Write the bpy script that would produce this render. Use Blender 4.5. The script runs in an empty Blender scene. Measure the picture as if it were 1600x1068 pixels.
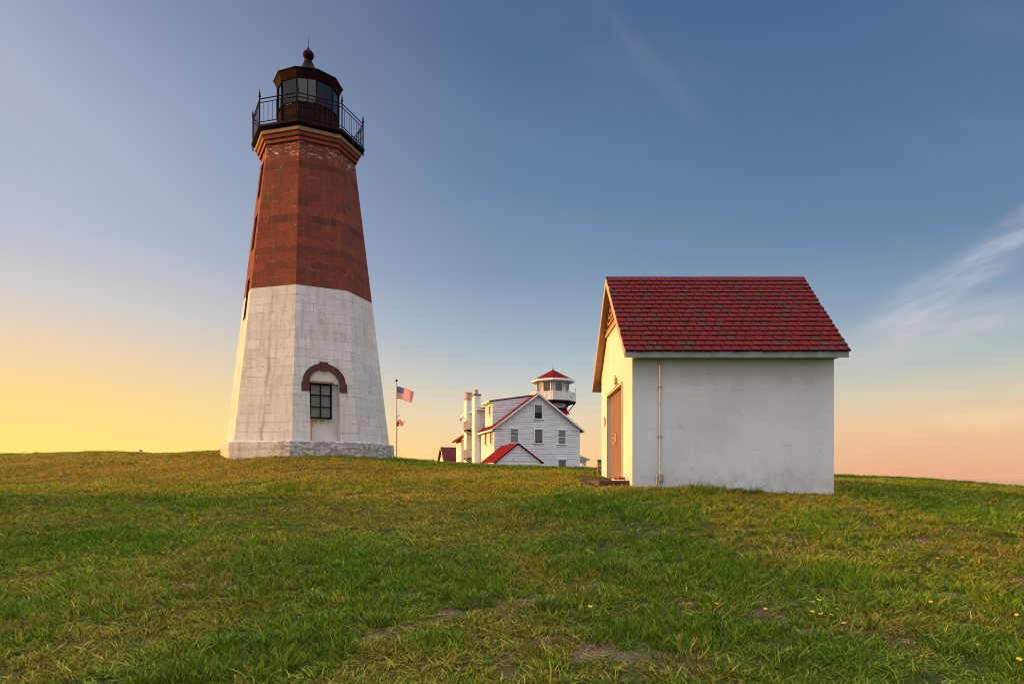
import bpy, bmesh, math, random
import numpy as np
from mathutils import Vector, Matrix

C = bpy.context.scene
COL = C.collection
PI = math.pi
R = math.radians
F = 1100.0          # focal length of the photograph in its own pixels
HY = 748.0          # row of the horizon

# ------------------------------------------------------------------ camera
cam_d = bpy.data.cameras.new('camera')
cam_d.sensor_width = 36.0
cam_d.lens = F / 1600.0 * 36.0
cam_d.shift_y = (HY - 534.0) / 1600.0
cam_d.clip_start = 0.05
cam_d.clip_end = 40000
cam = bpy.data.objects.new('camera', cam_d)
COL.objects.link(cam)
cam.location = (0, 0, 0)
cam.rotation_euler = (PI/2, 0, 0)
C.camera = cam
C.view_settings.view_transform = 'Standard'
C.view_settings.look = 'None'
C.view_settings.exposure = 0.6
C.view_settings.gamma = 1.0
C.cycles.filter_width = 1.0

# ------------------------------------------------------------------ sun + sky
SUN_AZ = R(4.0)      # turned from -x towards +y
SUN_EL = R(12.0)
S = Vector((-math.cos(SUN_AZ)*math.cos(SUN_EL), math.sin(SUN_AZ)*math.cos(SUN_EL), math.sin(SUN_EL)))
sd = bpy.data.lights.new('sun', 'SUN')
sd.energy = 5.0
sd.color = (1.0, 0.46, 0.07)
sd.angle = R(0.6)
so = bpy.data.objects.new('sun', sd)
COL.objects.link(so)
so.rotation_euler = S.to_track_quat('Z', 'Y').to_euler()


class NT:
    """tiny node-tree helper"""
    def __init__(s, tree):
        s.t = tree; s.n = tree.nodes; s.l = tree.links
    def node(s, typ, **kw):
        nd = s.n.new(typ)
        for k, v in kw.items(): setattr(nd, k, v)
        return nd
    def put(s, sock, v):
        if hasattr(v, 'is_output') or isinstance(v, bpy.types.NodeSocket): s.l.new(v, sock)
        else:
            if sock.type == 'RGBA' and hasattr(v, '__len__') and len(v) == 3: v = (*v, 1.0)
            sock.default_value = v
    def math(s, op, a, b=None, c=None, clamp=False):
        nd = s.node('ShaderNodeMath', operation=op); nd.use_clamp = clamp
        s.put(nd.inputs[0], a)
        if b is not None: s.put(nd.inputs[1], b)
        if c is not None: s.put(nd.inputs[2], c)
        return nd.outputs[0]
    def vmath(s, op, a, b=None):
        nd = s.node('ShaderNodeVectorMath', operation=op)
        s.put(nd.inputs[0], a)
        if b is not None: s.put(nd.inputs[1], b)
        return nd.outputs['Value'] if op in ('DOT_PRODUCT', 'LENGTH') else nd.outputs[0]
    def mix(s, fac, a, b, mode='MIX'):
        nd = s.node('ShaderNodeMix', data_type='RGBA', blend_type=mode)
        nd.clamp_factor = True
        s.put(nd.inputs[0], fac); s.put(nd.inputs[6], a); s.put(nd.inputs[7], b)
        return nd.outputs[2]
    def ramp(s, fac, stops, interp='LINEAR'):
        nd = s.node('ShaderNodeValToRGB'); cr = nd.color_ramp; cr.interpolation = interp
        while len(cr.elements) < len(stops): cr.elements.new(0.5)
        for e, (p, c) in zip(cr.elements, stops):
            e.position = p
            e.color = (c, c, c, 1) if not hasattr(c, '__len__') else (*c[:3], 1)
        s.put(nd.inputs[0], fac)
        return nd.outputs[0]
    def maprange(s, v, a, b, c=0.0, d=1.0, smooth=True):
        nd = s.node('ShaderNodeMapRange'); nd.interpolation_type = 'SMOOTHSTEP' if smooth else 'LINEAR'
        s.put(nd.inputs[0], v)
        for i, q in enumerate((a, b, c, d)): nd.inputs[i+1].default_value = q
        return nd.outputs[0]
    def noise(s, vec, scale, detail=4.0, rough=0.55, dist=0.0, out='Fac'):
        nd = s.node('ShaderNodeTexNoise')
        if vec is not None: s.l.new(vec, nd.inputs['Vector'])
        nd.inputs['Scale'].default_value = scale; nd.inputs['Detail'].default_value = detail
        nd.inputs['Roughness'].default_value = rough; nd.inputs['Distortion'].default_value = dist
        return nd.outputs[out]
    def scalev(s, vec, sc, loc=(0, 0, 0)):
        nd = s.node('ShaderNodeMapping'); s.l.new(vec, nd.inputs[0])
        nd.inputs['Scale'].default_value = sc; nd.inputs['Location'].default_value = loc
        return nd.outputs[0]


def lin(c):
    return tuple(((v/255.0)/12.92 if v/255.0 <= 0.04045 else ((v/255.0+0.055)/1.055)**2.4) for v in c)


def build_world():
    w = bpy.data.worlds.new('World'); C.world = w; w.use_nodes = True
    q = NT(w.node_tree); q.n.clear()
    out = q.node('ShaderNodeOutputWorld'); bg = q.node('ShaderNodeBackground')
    tc = q.node('ShaderNodeTexCoord'); d = tc.outputs['Generated']
    sep = q.node('ShaderNodeSeparateXYZ'); q.l.new(d, sep.inputs[0])
    x, y, z = sep.outputs
    el = q.math('MULTIPLY', q.math('ARCSINE', q.math('MAXIMUM', z, 0.0)), 180/PI/90.0)     # 0..1 for 0..90 degrees
    hl = q.math('SQRT', q.math('ADD', q.math('MULTIPLY', x, x), q.math('MULTIPLY', y, y)))
    hx = q.math('DIVIDE', x, q.math('MAXIMUM', hl, 0.001)); hy = q.math('DIVIDE', y, q.math('MAXIMUM', hl, 0.001))
    sh = Vector((S.x, S.y)).normalized()
    az = q.math('ADD', q.math('MULTIPLY', hx, sh.x), q.math('MULTIPLY', hy, sh.y))          # +1 to the sun
    e = lambda deg: deg/90.0
    warm = [(e(0), lin((255, 232, 116))), (e(3), lin((255, 226, 124))), (e(6), lin((255, 216, 140))), (e(9), lin((240, 210, 172))), (e(12), lin((214, 206, 198))),
            (e(17), lin((178, 186, 204))), (e(24), lin((160, 168, 194))), (e(32), lin((134, 144, 176))), (e(45), lin((80, 104, 148))), (e(90), lin((55, 82, 130)))]
    mid = [(e(0), lin((255, 204, 126))), (e(2), lin((255, 210, 146))), (e(5), lin((230, 212, 180))), (e(8), lin((193, 200, 198))), (e(11), lin((160, 180, 196))),
           (e(16), lin((124, 151, 182))), (e(22), lin((101, 132, 168))), (e(32), lin((77, 106, 146))), (e(45), lin((62, 92, 134))), (e(90), lin((50, 77, 125)))]
    cool = [(e(0), lin((232, 170, 138))), (e(1.5), lin((234, 180, 140))), (e(3.6), lin((234, 194, 150))), (e(6), lin((214, 200, 174))), (e(8.5), lin((178, 190, 188))),
            (e(12), lin((136, 161, 184))), (e(17), lin((102, 133, 168))), (e(22), lin((86, 119, 158))), (e(32), lin((70, 101, 142))), (e(90), lin((50, 77, 125)))]
    cw, cm, cc = (q.ramp(el, r) for r in (warm, mid, cool))
    col = q.mix(q.maprange(az, 0.02, 0.68), cm, cw)
    col = q.mix(q.maprange(az, 0.18, -0.50), col, cc)
    lum = q.node('ShaderNodeRGBToBW'); q.l.new(col, lum.inputs[0]); gy = q.node('ShaderNodeCombineColor')
    for i_, k_ in enumerate((1.0, 1.0, 1.04)): q.l.new(q.math('MULTIPLY', lum.outputs[0], k_), gy.inputs[i_])
    col = q.mix(q.maprange(el, e(5), e(16), 0.0, 0.08), col, gy.outputs[0])
    # the bright pale haze that leans up from the sun on the left
    # thin cirrus
    dy = q.math('MAXIMUM', y, 0.02)
    gx = q.math('DIVIDE', x, dy); gz = q.math('DIVIDE', z, dy)
    cv = q.node('ShaderNodeCombineXYZ'); q.l.new(gx, cv.inputs[0]); q.l.new(gz, cv.inputs[1])
    wob = q.math('MULTIPLY', q.math('SUBTRACT', q.noise(cv.outputs[0], 5.0, 3.0), 0.5), 0.05)
    def streak(x0, z0, slope, curve, width, a0, a1, amp, nsc):
        dx = q.math('SUBTRACT', gx, x0)
        line = q.math('ADD', q.math('ADD', q.math('MULTIPLY', dx, slope), q.math('MULTIPLY', q.math('MULTIPLY', dx, dx), curve)), z0)
        dist = q.math('ABSOLUTE', q.math('SUBTRACT', q.math('ADD', gz, wob), line))
        body = q.maprange(dist, width, 0.0)
        along = q.math('MULTIPLY', q.maprange(gx, a0, a0+0.12), q.maprange(gx, a1, a1-0.1))
        m = q.node('ShaderNodeMapping'); m.vector_type = 'TEXTURE'; q.l.new(cv.outputs[0], m.inputs[0])
        m.inputs['Rotation'].default_value = (0, 0, math.atan(slope)); m.inputs['Scale'].default_value = (1.0, 0.18, 1)
        n = q.maprange(q.noise(m.outputs[0], nsc, 6.0, 0.6), 0.35, 0.75)
        n = q.math('ADD', q.math('MULTIPLY', n, 0.75), 0.25)
        return q.math('MULTIPLY', q.math('MULTIPLY', body, along), q.math('MULTIPLY', n, amp))
    st = q.math('ADD', streak(0.48, 0.195, 0.40, 1.0, 0.055, 0.46, 1.6, 0.68, 9.0), streak(0.48, 0.185, 0.26, -0.05, 0.050, 0.42, 1.6, 0.66, 5.0))
    st = q.math('ADD', st, streak(0.62, 0.285, 0.75, 0.0, 0.014, 0.58, 0.70, 0.55, 12.0))
    st = q.math('ADD', st, streak(0.62, 0.085, 0.10, 0.0, 0.030, 0.52, 1.6, 0.7, 5.0))
    st = q.math('ADD', st, streak(0.17, 0.62, -1.1, 0.0, 0.04, 0.08, 0.30, 0.10, 6.0))
    st = q.math('ADD', st, q.math('MULTIPLY', q.maprange(q.math('ABSOLUTE', q.math('ADD', gz, q.math('SUBTRACT', q.math('MULTIPLY', gx, 0.75), 0.05))), 0.34, 0.0), q.maprange(gx, -0.33, -0.85, 0.0, 0.30)))
    veil = q.maprange(q.noise(q.scalev(cv.outputs[0], (1.2, 3.0, 1)), 1.6, 3.0), 0.45, 0.85, 0.0, 0.07)
    st = q.math('ADD', st, veil)
    st = q.math('MULTIPLY', st, q.maprange(y, 0.05, 0.3))
    ccol = q.mix(q.maprange(el, e(3), e(14)), lin((250, 212, 170)), lin((196, 200, 214)))
    col = q.mix(q.math('MINIMUM', st, 1.0), col, ccol)
    # unseen fill added to the sky overhead and behind the camera for shaded sides
    cl = q.maprange(q.noise(d, 2.0, 3.0), 0.2, 0.8, 0.85, 1.15)
    bk = q.maprange(y, 0.08, -0.45)
    up = q.maprange(z, 0.64, 0.85)
    col = q.mix(q.math('MULTIPLY', bk, 0.85), col, BACKC)
    col = q.mix(up, col, (0.52, 0.53, 0.56))
    fac = q.math('MULTIPLY', q.math('ADD', 1.0, q.math('MULTIPLY', up, UP)), q.math('ADD', 1.0, q.math('MULTIPLY', q.math('SUBTRACT', cl, 1.0), q.math('MAXIMUM', bk, up))))
    vm = q.node('ShaderNodeVectorMath', operation='SCALE'); q.l.new(col, vm.inputs[0]); q.l.new(fac, vm.inputs['Scale'])
    # physical sky, same sun direction, adds its own glow
    sky = q.node('ShaderNodeTexSky'); sky.sky_type = 'NISHITA'; sky.sun_disc = False
    sky.sun_elevation = SUN_EL; sky.sun_rotation = math.atan2(S.x, S.y)
    ad = q.node('ShaderNodeVectorMath', operation='MULTIPLY_ADD')
    q.l.new(sky.outputs[0], ad.inputs[0]); ad.inputs[1].default_value = (NISH, NISH, NISH); q.l.new(vm.outputs[0], ad.inputs[2])
    q.l.new(ad.outputs[0], bg.inputs['Color']); bg.inputs['Strength'].default_value = 0.66
    q.l.new(bg.outputs[0], out.inputs[0])

UP = 4.6; BACKC = (0.80, 0.74, 0.76)
NISH = 0.004
build_world()

# ------------------------------------------------------------------ materials
MATS = {}
def new_mat(name):
    m = bpy.data.materials.new(name); m.use_nodes = True
    q = NT(m.node_tree); b = q.n['Principled BSDF']
    MATS[name] = m
    return m, q, b

def simple(name, col, rough=0.6, metal=0.0, var=0.12, scale=3.0, bump=0.0, bscale=40.0, spec=0.3, dirt=None):
    m, q, b = new_mat(name)
    g = q.node('ShaderNodeTexCoord').outputs['Object']
    n = q.noise(g, scale, 5.0)
    f = q.maprange(n, 0.3, 0.7, 1-var, 1+var)
    c = q.node('ShaderNodeVectorMath', operation='SCALE'); c.inputs[0].default_value = col; q.l.new(f, c.inputs['Scale'])
    cc = c.outputs[0]
    if dirt:
        dm = q.maprange(q.noise(g, scale*1.7, 8.0, 0.7), 0.54, 0.72)
        cc = q.mix(q.math('MULTIPLY', dm, dirt[1]), cc, dirt[0])
    q.l.new(cc, b.inputs['Base Color'])
    b.inputs['Roughness'].default_value = rough; b.inputs['Metallic'].default_value = metal
    b.inputs['Specular IOR Level'].default_value = spec
    if bump:
        bp = q.node('ShaderNodeBump'); bp.inputs['Strength'].default_value = bump; bp.inputs['Distance'].default_value = 0.01
        q.l.new(q.noise(g, bscale, 6.0), bp.inputs['Height']); q.l.new(bp.outputs[0], b.inputs['Normal'])
    return m

def stone(name, kind):
    """painted granite blocks: kind 'white', 'white_streak', 'brown', 'brown_streak', 'plinth'"""
    m, q, b = new_mat(name)
    uv = q.node('ShaderNodeUVMap').outputs[0]
    obj = q.node('ShaderNodeTexCoord').outputs['Object']
    sep = q.node('ShaderNodeSeparateXYZ'); q.l.new(uv, sep.inputs[0]); u, v = sep.outputs[0], sep.outputs[1]
    so_ = q.node('ShaderNodeSeparateXYZ'); q.l.new(obj, so_.inputs[0]); z = so_.outputs[2]
    warp = q.math('MULTIPLY', q.math('SUBTRACT', q.noise(obj, 2.2, 6.0, 0.65), 0.5), 0.06)
    cv = q.node('ShaderNodeCombineXYZ'); q.l.new(q.math('ADD', u, warp), cv.inputs[0]); q.l.new(q.math('ADD', q.math('ADD', v, warp), q.math('MULTIPLY', q.math('SUBTRACT', q.noise(q.scalev(obj, (0.0, 0.0, 1.0)), 1.3, 1.0), 0.5), 0.25)), cv.inputs[1])
    def brick(mort, smooth):
        br = q.node('ShaderNodeTexBrick'); q.l.new(cv.outputs[0], br.inputs['Vector'])
        br.inputs['Scale'].default_value = 1.0; br.inputs['Brick Width'].default_value = 0.98; br.inputs['Row Height'].default_value = 0.285 if kind.startswith('brown') else 0.325
        br.inputs['Mortar Size'].default_value = mort; br.inputs['Mortar Smooth'].default_value = smooth
        br.offset = 0.42; br.squash = 0.8; br.squash_frequency = 3
        br.inputs['Color1'].default_value = (0, 0, 0, 1); br.inputs['Color2'].default_value = (1, 1, 1, 1); br.inputs['Mortar'].default_value = (0.5, 0.5, 0.5, 1)
        br.inputs['Bias'].default_value = 0.0
        return br
    br = brick(0.006, 0.8)
    mort = br.outputs['Fac']; tint = br.outputs['Color']
    big = q.noise(obj, 0.9, 5.0, 0.6); fine = q.noise(obj, 9.0, 8.0, 0.72); strk = q.noise(q.scalev(obj, (5.0, 5.0, 0.35)), 1.2, 6.0, 0.65)
    if kind.startswith('brown'):
        base = q.mix(tint, (0.085, 0.020, 0.013), (0.225, 0.046, 0.024))
        base = q.mix(q.maprange(big, 0.40, 0.8, 0.0, 0.7), base, (0.140, 0.036, 0.021))
        base = q.mix(q.math('MULTIPLY', q.maprange(fine, 0.42, 0.68), 0.6), base, (0.070, 0.022, 0.015))
        base = q.mix(q.math('MULTIPLY', q.maprange(strk, 0.5, 0.7), 0.35), base, (0.22, 0.095, 0.06))
        # pale flaking along some joints and specks
        flk = q.maprange(q.noise(obj, 3.2, 7.0, 0.8, 0.4), 0.52, 0.60)
        fm = q.math('MULTIPLY', q.math('MULTIPLY', mort, flk), 0.75)
        spk = q.math('MULTIPLY', q.maprange(q.noise(obj, 16.0, 4.0, 0.6), 0.66, 0.70), q.maprange(q.noise(obj, 0.8, 3.0), 0.50, 0.62))
        base = q.mix(q.math('MULTIPLY', mort, q.maprange(q.noise(obj, 2.4, 5.0, 0.7), 0.42, 0.62, 0.0, 0.6)), base, (0.22, 0.09, 0.06))
        base = q.mix(q.math('MAXIMUM', fm, q.math('MULTIPLY', spk, 0.6)), base, (0.50, 0.38, 0.33))
        pe = q.math('MULTIPLY', q.maprange(z, 11.45, 11.75), q.maprange(z, 12.2, 12.05))
        pe = q.math('MULTIPLY', pe, q.maprange(q.noise(q.scalev(obj, (2.2, 2.2, 6.0)), 2.4, 5.0, 0.7, 0.8), 0.56, 0.60))
        base = q.mix(q.math('MULTIPLY', pe, 0.75), base, (0.55, 0.42, 0.36))
        crack_col = (0.085, 0.035, 0.026)
    else:
        base = q.mix(tint, (0.52, 0.50, 0.48), (0.60, 0.58, 0.56))
        base = q.mix(q.math('MULTIPLY', q.maprange(strk, 0.45, 0.68), 0.6), base, (0.36, 0.33, 0.29))
        base = q.mix(q.math('MULTIPLY', q.maprange(fine, 0.50, 0.78), 0.5), base, (0.30, 0.27, 0.25))
        base = q.mix(q.math('MULTIPLY', q.maprange(big, 0.5, 0.72), 0.35), base, (0.50, 0.48, 0.41))
        jm = q.maprange(q.noise(obj, 3.8, 7.0, 0.8), 0.42, 0.55)
        base = q.mix(q.math('MULTIPLY', q.math('MULTIPLY', mort, jm), 0.85), base, (0.17, 0.15, 0.13))
        base = q.mix(q.math('MULTIPLY', q.maprange(q.noise(q.scalev(obj, (1, 1, 0.5)), 5.0, 9.0, 0.8), 0.56, 0.66), 0.55), base, (0.25, 0.235, 0.21))
        # black weathering low down on the rough foundation course
        low = q.maprange(z, 1.55, 1.25) if kind != 'plinth' else 1.0
        thr = (0.46, 0.52) if kind == 'plinth' else (0.55, 0.62)
        blk = q.maprange(q.noise(q.scalev(obj, (1.0, 1.0, 2.0)), 4.6, 10.0, 0.78, 0.3), *thr)
        side = q.maprange(so_.outputs[0], -0.9, 0.4, 0.12, 1.0)
        if kind == 'plinth': base = q.mix(q.math('MULTIPLY', q.math('MULTIPLY', blk, side), 0.62), base, (0.085, 0.075, 0.07))
        else: base = q.mix(q.math('MULTIPLY', q.math('MULTIPLY', blk, low), 0.6), base, (0.12, 0.11, 0.10))
        crack_col = (0.30, 0.31, 0.31)
    if kind.endswith('streak'):
        ctr = q.math('ADD', q.math('MULTIPLY', q.math('SUBTRACT', q.noise(q.scalev(obj, (0, 0, 1)), 0.9, 4.0, 0.6), 0.5), 0.55), STREAK_U)
        ctr = q.math('ADD', ctr, q.math('MULTIPLY', z, STREAK_K))
        dd = q.math('ABSOLUTE', q.math('SUBTRACT', u, ctr))
        wd = q.maprange(dd, 0.10, 0.035)
        wd = q.math('MULTIPLY', wd, q.maprange(fine, 0.25, 0.45))
        wd = q.math('MULTIPLY', wd, q.maprange(q.noise(q.scalev(obj, (1, 1, 1)), 1.1, 3.0), 0.38, 0.55, 0.35, 1.0))
        base = q.mix(q.math('MULTIPLY', wd, 0.8), base, crack_col)
    q.l.new(base, b.inputs['Base Color'])
    b.inputs['Roughness'].default_value = 0.85; b.inputs['Specular IOR Level'].default_value = 0.2
    h = q.math('SUBTRACT', q.math('ADD', q.math('MULTIPLY', fine, 0.5), q.math('MULTIPLY', q.noise(obj, 30.0, 5.0, 0.7), 0.35)), q.math('MULTIPLY', q.math('MULTIPLY', mort, q.maprange(q.noise(obj, 3.8, 7.0, 0.8), 0.44, 0.6)), 0.7))
    h = q.math('ADD', h, q.math('MULTIPLY', q.noise(obj, 2.5, 3.0), 0.9))
    h = q.math('ADD', h, q.math('MULTIPLY', tint, 0.3))
    bp = q.node('ShaderNodeBump'); bp.inputs['Strength'].default_value = 0.85 if kind != 'plinth' else 1.0; bp.inputs['Distance'].default_value = 0.02 if kind != 'plinth' else 0.05
    q.l.new(h, bp.inputs['Height']); q.l.new(bp.outputs[0], b.inputs['Normal'])
    return m

STREAK_U = 0.0; STREAK_K = 0.0

def stucco(name):
    m, q, b = new_mat(name)
    g = q.node('ShaderNodeTexCoord').outputs['Object']
    s_ = q.node('ShaderNodeSeparateXYZ'); q.l.new(g, s_.inputs[0]); z = s_.outputs[2]
    big = q.noise(g, 0.7, 4.0); med = q.noise(g, 2.6, 8.0, 0.72, 0.3); fine = q.noise(g, 14.0, 8.0, 0.7)
    base = q.mix(q.maprange(big, 0.35, 0.65), (0.57, 0.57, 0.58), (0.65, 0.65, 0.66))
    base = q.mix(q.math('MULTIPLY', q.maprange(med, 0.55, 0.68), 0.33), base, (0.40, 0.39, 0.31))
    sp = q.math('MULTIPLY', q.maprange(fine, 0.60, 0.68), q.maprange(q.noise(g, 1.5, 4.0, 0.6), 0.47, 0.62))
    base = q.mix(q.math('MULTIPLY', sp, 0.7), base, (0.27, 0.25, 0.22))
    # rows of formwork lines, hardly visible
    w = q.math('FRACT', q.math('MULTIPLY', q.math('ADD', z, q.math('MULTIPLY', big, 0.03)), 1.0/0.62))
    ln = q.math('MULTIPLY', q.maprange(w, 0.035, 0.0), q.maprange(q.noise(g, 3.2, 5.0, 0.7), 0.5, 0.62))
    base = q.mix(q.math('MULTIPLY', ln, 0.55), base, (0.30, 0.28, 0.25))
    lowd = q.math('MULTIPLY', q.maprange(z, 0.35, -0.1), q.maprange(q.noise(g, 4.0, 6.0, 0.7), 0.35, 0.65))
    base = q.mix(q.math('MULTIPLY', lowd, 0.5), base, (0.38, 0.35, 0.26))
    q.l.new(base, b.inputs['Base Color']); b.inputs['Roughness'].default_value = 0.8; b.inputs['Specular IOR Level'].default_value = 0.25
    bp = q.node('ShaderNodeBump'); bp.inputs['Strength'].default_value = 0.55; bp.inputs['Distance'].default_value = 0.012
    h = q.math('ADD', q.math('MULTIPLY', med, 0.9), q.math('MULTIPLY', fine, 0.5)); h = q.math('SUBTRACT', h, q.math('MULTIPLY', ln, 0.4))
    q.l.new(h, bp.inputs['Height']); q.l.new(bp.outputs[0], b.inputs['Normal'])
    return m

def shingle(name, c1, c2, c3):
    m, q, b = new_mat(name)
    geo = q.node('ShaderNodeNewGeometry'); g = q.node('ShaderNodeTexCoord').outputs['Object']
    rnd = geo.outputs['Random Per Island']
    base = q.ramp(rnd, [(0.0, c1), (0.45, c2), (0.78, c2), (0.9, c3), (1.0, c3)])
    f = q.noise(g, 25.0, 6.0, 0.7)
    base = q.mix(q.math('MULTIPLY', q.maprange(f, 0.45, 0.75), 0.35), base, (0.07, 0.02, 0.02))
    drop = q.math('MULTIPLY', q.maprange(q.noise(g, 11.0, 3.0, 0.6), 0.72, 0.75), q.maprange(q.noise(g, 0.9, 2.0), 0.50, 0.6))
    base = q.mix(q.math('MULTIPLY', drop, 0.7), base, (0.55, 0.5, 0.48))
    q.l.new(base, b.inputs['Base Color']); b.inputs['Roughness'].default_value = 0.9; b.inputs['Specular IOR Level'].default_value = 0.1
    bp = q.node('ShaderNodeBump'); bp.inputs['Strength'].default_value = 0.5; bp.inputs['Distance'].default_value = 0.004
    q.l.new(q.noise(g, 90.0, 4.0), bp.inputs['Height']); q.l.new(bp.outputs[0], b.inputs['Normal'])
    return m

def thin_glass(name, tint=(0.80, 0.88, 0.90), refl=0.22):
    m, q, b = new_mat(name); q.n.remove(b)
    out = q.n['Material Output']
    tr = q.node('ShaderNodeBsdfTransparent'); tr.inputs[0].default_value = (*tint, 1)
    gl = q.node('ShaderNodeBsdfGlossy'); gl.inputs['Roughness'].default_value = 0.03; gl.inputs[0].default_value = (0.9, 0.95, 1, 1)
    fr = q.node('ShaderNodeFresnel'); fr.inputs[0].default_value = 1.5
    mx = q.node('ShaderNodeMixShader'); q.l.new(q.math('ADD', fr.outputs[0], refl, clamp=True), mx.inputs[0])
    q.l.new(tr.outputs[0], mx.inputs[1]); q.l.new(gl.outputs[0], mx.inputs[2]); q.l.new(mx.outputs[0], out.inputs[0])
    return m

M = {}
M['white_stone'] = stone('white_painted_granite', 'white')
M['white_streak'] = stone('white_painted_granite_patched', 'white_streak')
M['brown_stone'] = stone('brown_painted_granite', 'brown')
M['brown_streak'] = stone('brown_painted_granite_patched', 'brown_streak')
M['plinth'] = stone('weathered_granite_course', 'plinth')
M['niche'] = simple('white_plaster_rust', (0.56, 0.54, 0.52), 0.8, var=0.06, scale=2, bump=0.3, dirt=((0.55, 0.40, 0.22), 0.35))
M['arch'] = simple('brown_arch_stone', (0.075, 0.026, 0.020), 0.85, var=0.2, scale=5, bump=0.5, bscale=20)
M['red_trim'] = simple('brown_cornice_paint', (0.21, 0.052, 0.030), 0.75, var=0.25, scale=4, bump=0.4, bscale=25, dirt=((0.32, 0.16, 0.12), 0.35))
M['cream'] = simple('cream_cornice_paint', (0.27, 0.17, 0.09), 0.75, var=0.12, scale=4, bump=0.3, dirt=((0.25, 0.15, 0.1), 0.4))
M['iron'] = simple('black_iron', (0.010, 0.009, 0.010), 0.8, 0.0, spec=0.05, var=0.3, scale=6, bump=0.2, dirt=((0.05, 0.02, 0.012), 0.5))
M['iron_rust'] = simple('rusty_dark_iron', (0.018, 0.008, 0.007), 0.8, 0.0, spec=0.05, var=0.4, scale=5, bump=0.3, dirt=((0.06, 0.022, 0.012), 0.6))
M['lantern_metal'] = simple('lantern_dark_metal', (0.017, 0.006, 0.005), 0.8, 0.0, var=0.3, scale=3, bump=0.25, spec=0.06)
M['glass'] = thin_glass('lantern_glass', (0.84, 0.90, 0.93), 0.0)
M['lens'] = simple('lens_brass_glass', (0.75, 0.62, 0.45), 0.12, 0.4, var=0.1, spec=0.9)
M['pane'] = simple('window_pane', (0.035, 0.042, 0.038), 0.05, 0.0, var=0.3, scale=1.0, spec=0.9)
M['pane_blind'] = simple('window_pane_blind', (0.10, 0.10, 0.09), 0.10, 0.0, var=0.2, scale=1.0, spec=0.8)
M['grey_pane'] = simple('tower_window_pane', (0.135, 0.14, 0.125), 0.35, 0.0, var=0.3, scale=1.5, spec=0.5)
M['slot_pane'] = simple('slot_window_dark', (0.03, 0.018, 0.013), 0.5, spec=0.2)
M['stucco'] = stucco('white_shed_stucco')
M['teal_trim'] = simple('grey_green_trim', (0.22, 0.26, 0.24), 0.7, var=0.18, scale=4, bump=0.3, dirt=((0.40, 0.42, 0.38), 0.5))
M['tan_trim'] = simple('salmon_trim', (0.55, 0.33, 0.22), 0.7, var=0.12, scale=4, bump=0.2)
M['soffit'] = simple('brown_soffit', (0.40, 0.24, 0.15), 0.7, var=0.2, scale=3, bump=0.2)
M['door'] = simple('salmon_door', (0.20, 0.115, 0.098), 0.7, var=0.08, scale=2.5, bump=0.2, dirt=((0.30, 0.13, 0.09), 0.5))
M['shingle'] = shingle('red_asphalt_shingle', (0.120, 0.007, 0.008), (0.088, 0.008, 0.010), (0.062, 0.018, 0.018))
M['roof_base'] = simple('roof_underlay', (0.05, 0.018, 0.018), 0.9, var=0.2)
M['house_white'] = simple('white_clapboard', (0.66, 0.67, 0.70), 0.65, var=0.05, scale=1.0)
M['house_trim'] = simple('white_trim', (0.68, 0.68, 0.68), 0.6, var=0.05, scale=2)
M['house_roof'] = simple('house_red_roof', (0.125, 0.007, 0.008), 0.95, var=0.22, scale=4, bump=0.3, bscale=12, spec=0.04)
M['dark_roof'] = simple('dark_red_roof', (0.10, 0.008, 0.014), 0.8, var=0.2, scale=3)
M['grey_roof'] = simple('grey_porch_roof', (0.33, 0.34, 0.36), 0.8, var=0.1, scale=3)
M['frame_dark'] = simple('dark_sash', (0.12, 0.12, 0.11), 0.6, var=0.1)
M['pot'] = simple('chimney_pot', (0.42, 0.28, 0.20), 0.8, var=0.2, scale=4)
M['rail_paint'] = simple('pinkish_rail', (0.50, 0.42, 0.38), 0.7, var=0.1)
M['sand'] = simple('pale_yellow_board', (0.50, 0.45, 0.30), 0.8, var=0.1)
M['pole'] = simple('bronze_flagpole', (0.45, 0.33, 0.24), 0.45, 0.2, var=0.1)
M['flag_red'] = simple('flag_red', (0.60, 0.006, 0.010), 0.8, var=0.05)
M['flag_white'] = simple('flag_white', (0.62, 0.62, 0.62), 0.8, var=0.03)
M['concrete'] = simple('brown_weathered_sill', (0.085, 0.045, 0.03), 0.9, var=0.25, scale=6, bump=0.5, bscale=20)
M['brick_red'] = simple('old_brick', (0.28, 0.08, 0.05), 0.9, var=0.3, scale=12, bump=0.5, bscale=30)
M['conduit'] = simple('conduit_paint', (0.42, 0.42, 0.42), 0.6, 0.1, var=0.15, scale=5, dirt=((0.22, 0.14, 0.09), 0.5))
M['box_grey'] = simple('grey_metal_box', (0.28, 0.29, 0.28), 0.55, 0.2, var=0.15, scale=8, dirt=((0.12, 0.08, 0.05), 0.6))
M['teal'] = simple('teal_utility_paint', (0.13, 0.27, 0.25), 0.6, var=0.1)
M['red_pipe'] = simple('red_pipe_paint', (0.50, 0.08, 0.04), 0.55, var=0.15)
M['sign_red'] = simple('red_placard', (0.55, 0.09, 0.05), 0.6, var=0.05)
M['yellow'] = simple('dandelion_petals', (0.80, 0.50, 0.02), 0.7, var=0.1, scale=30)
M['stem'] = simple('dandelion_stem', (0.10, 0.16, 0.03), 0.7, var=0.1)

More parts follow.
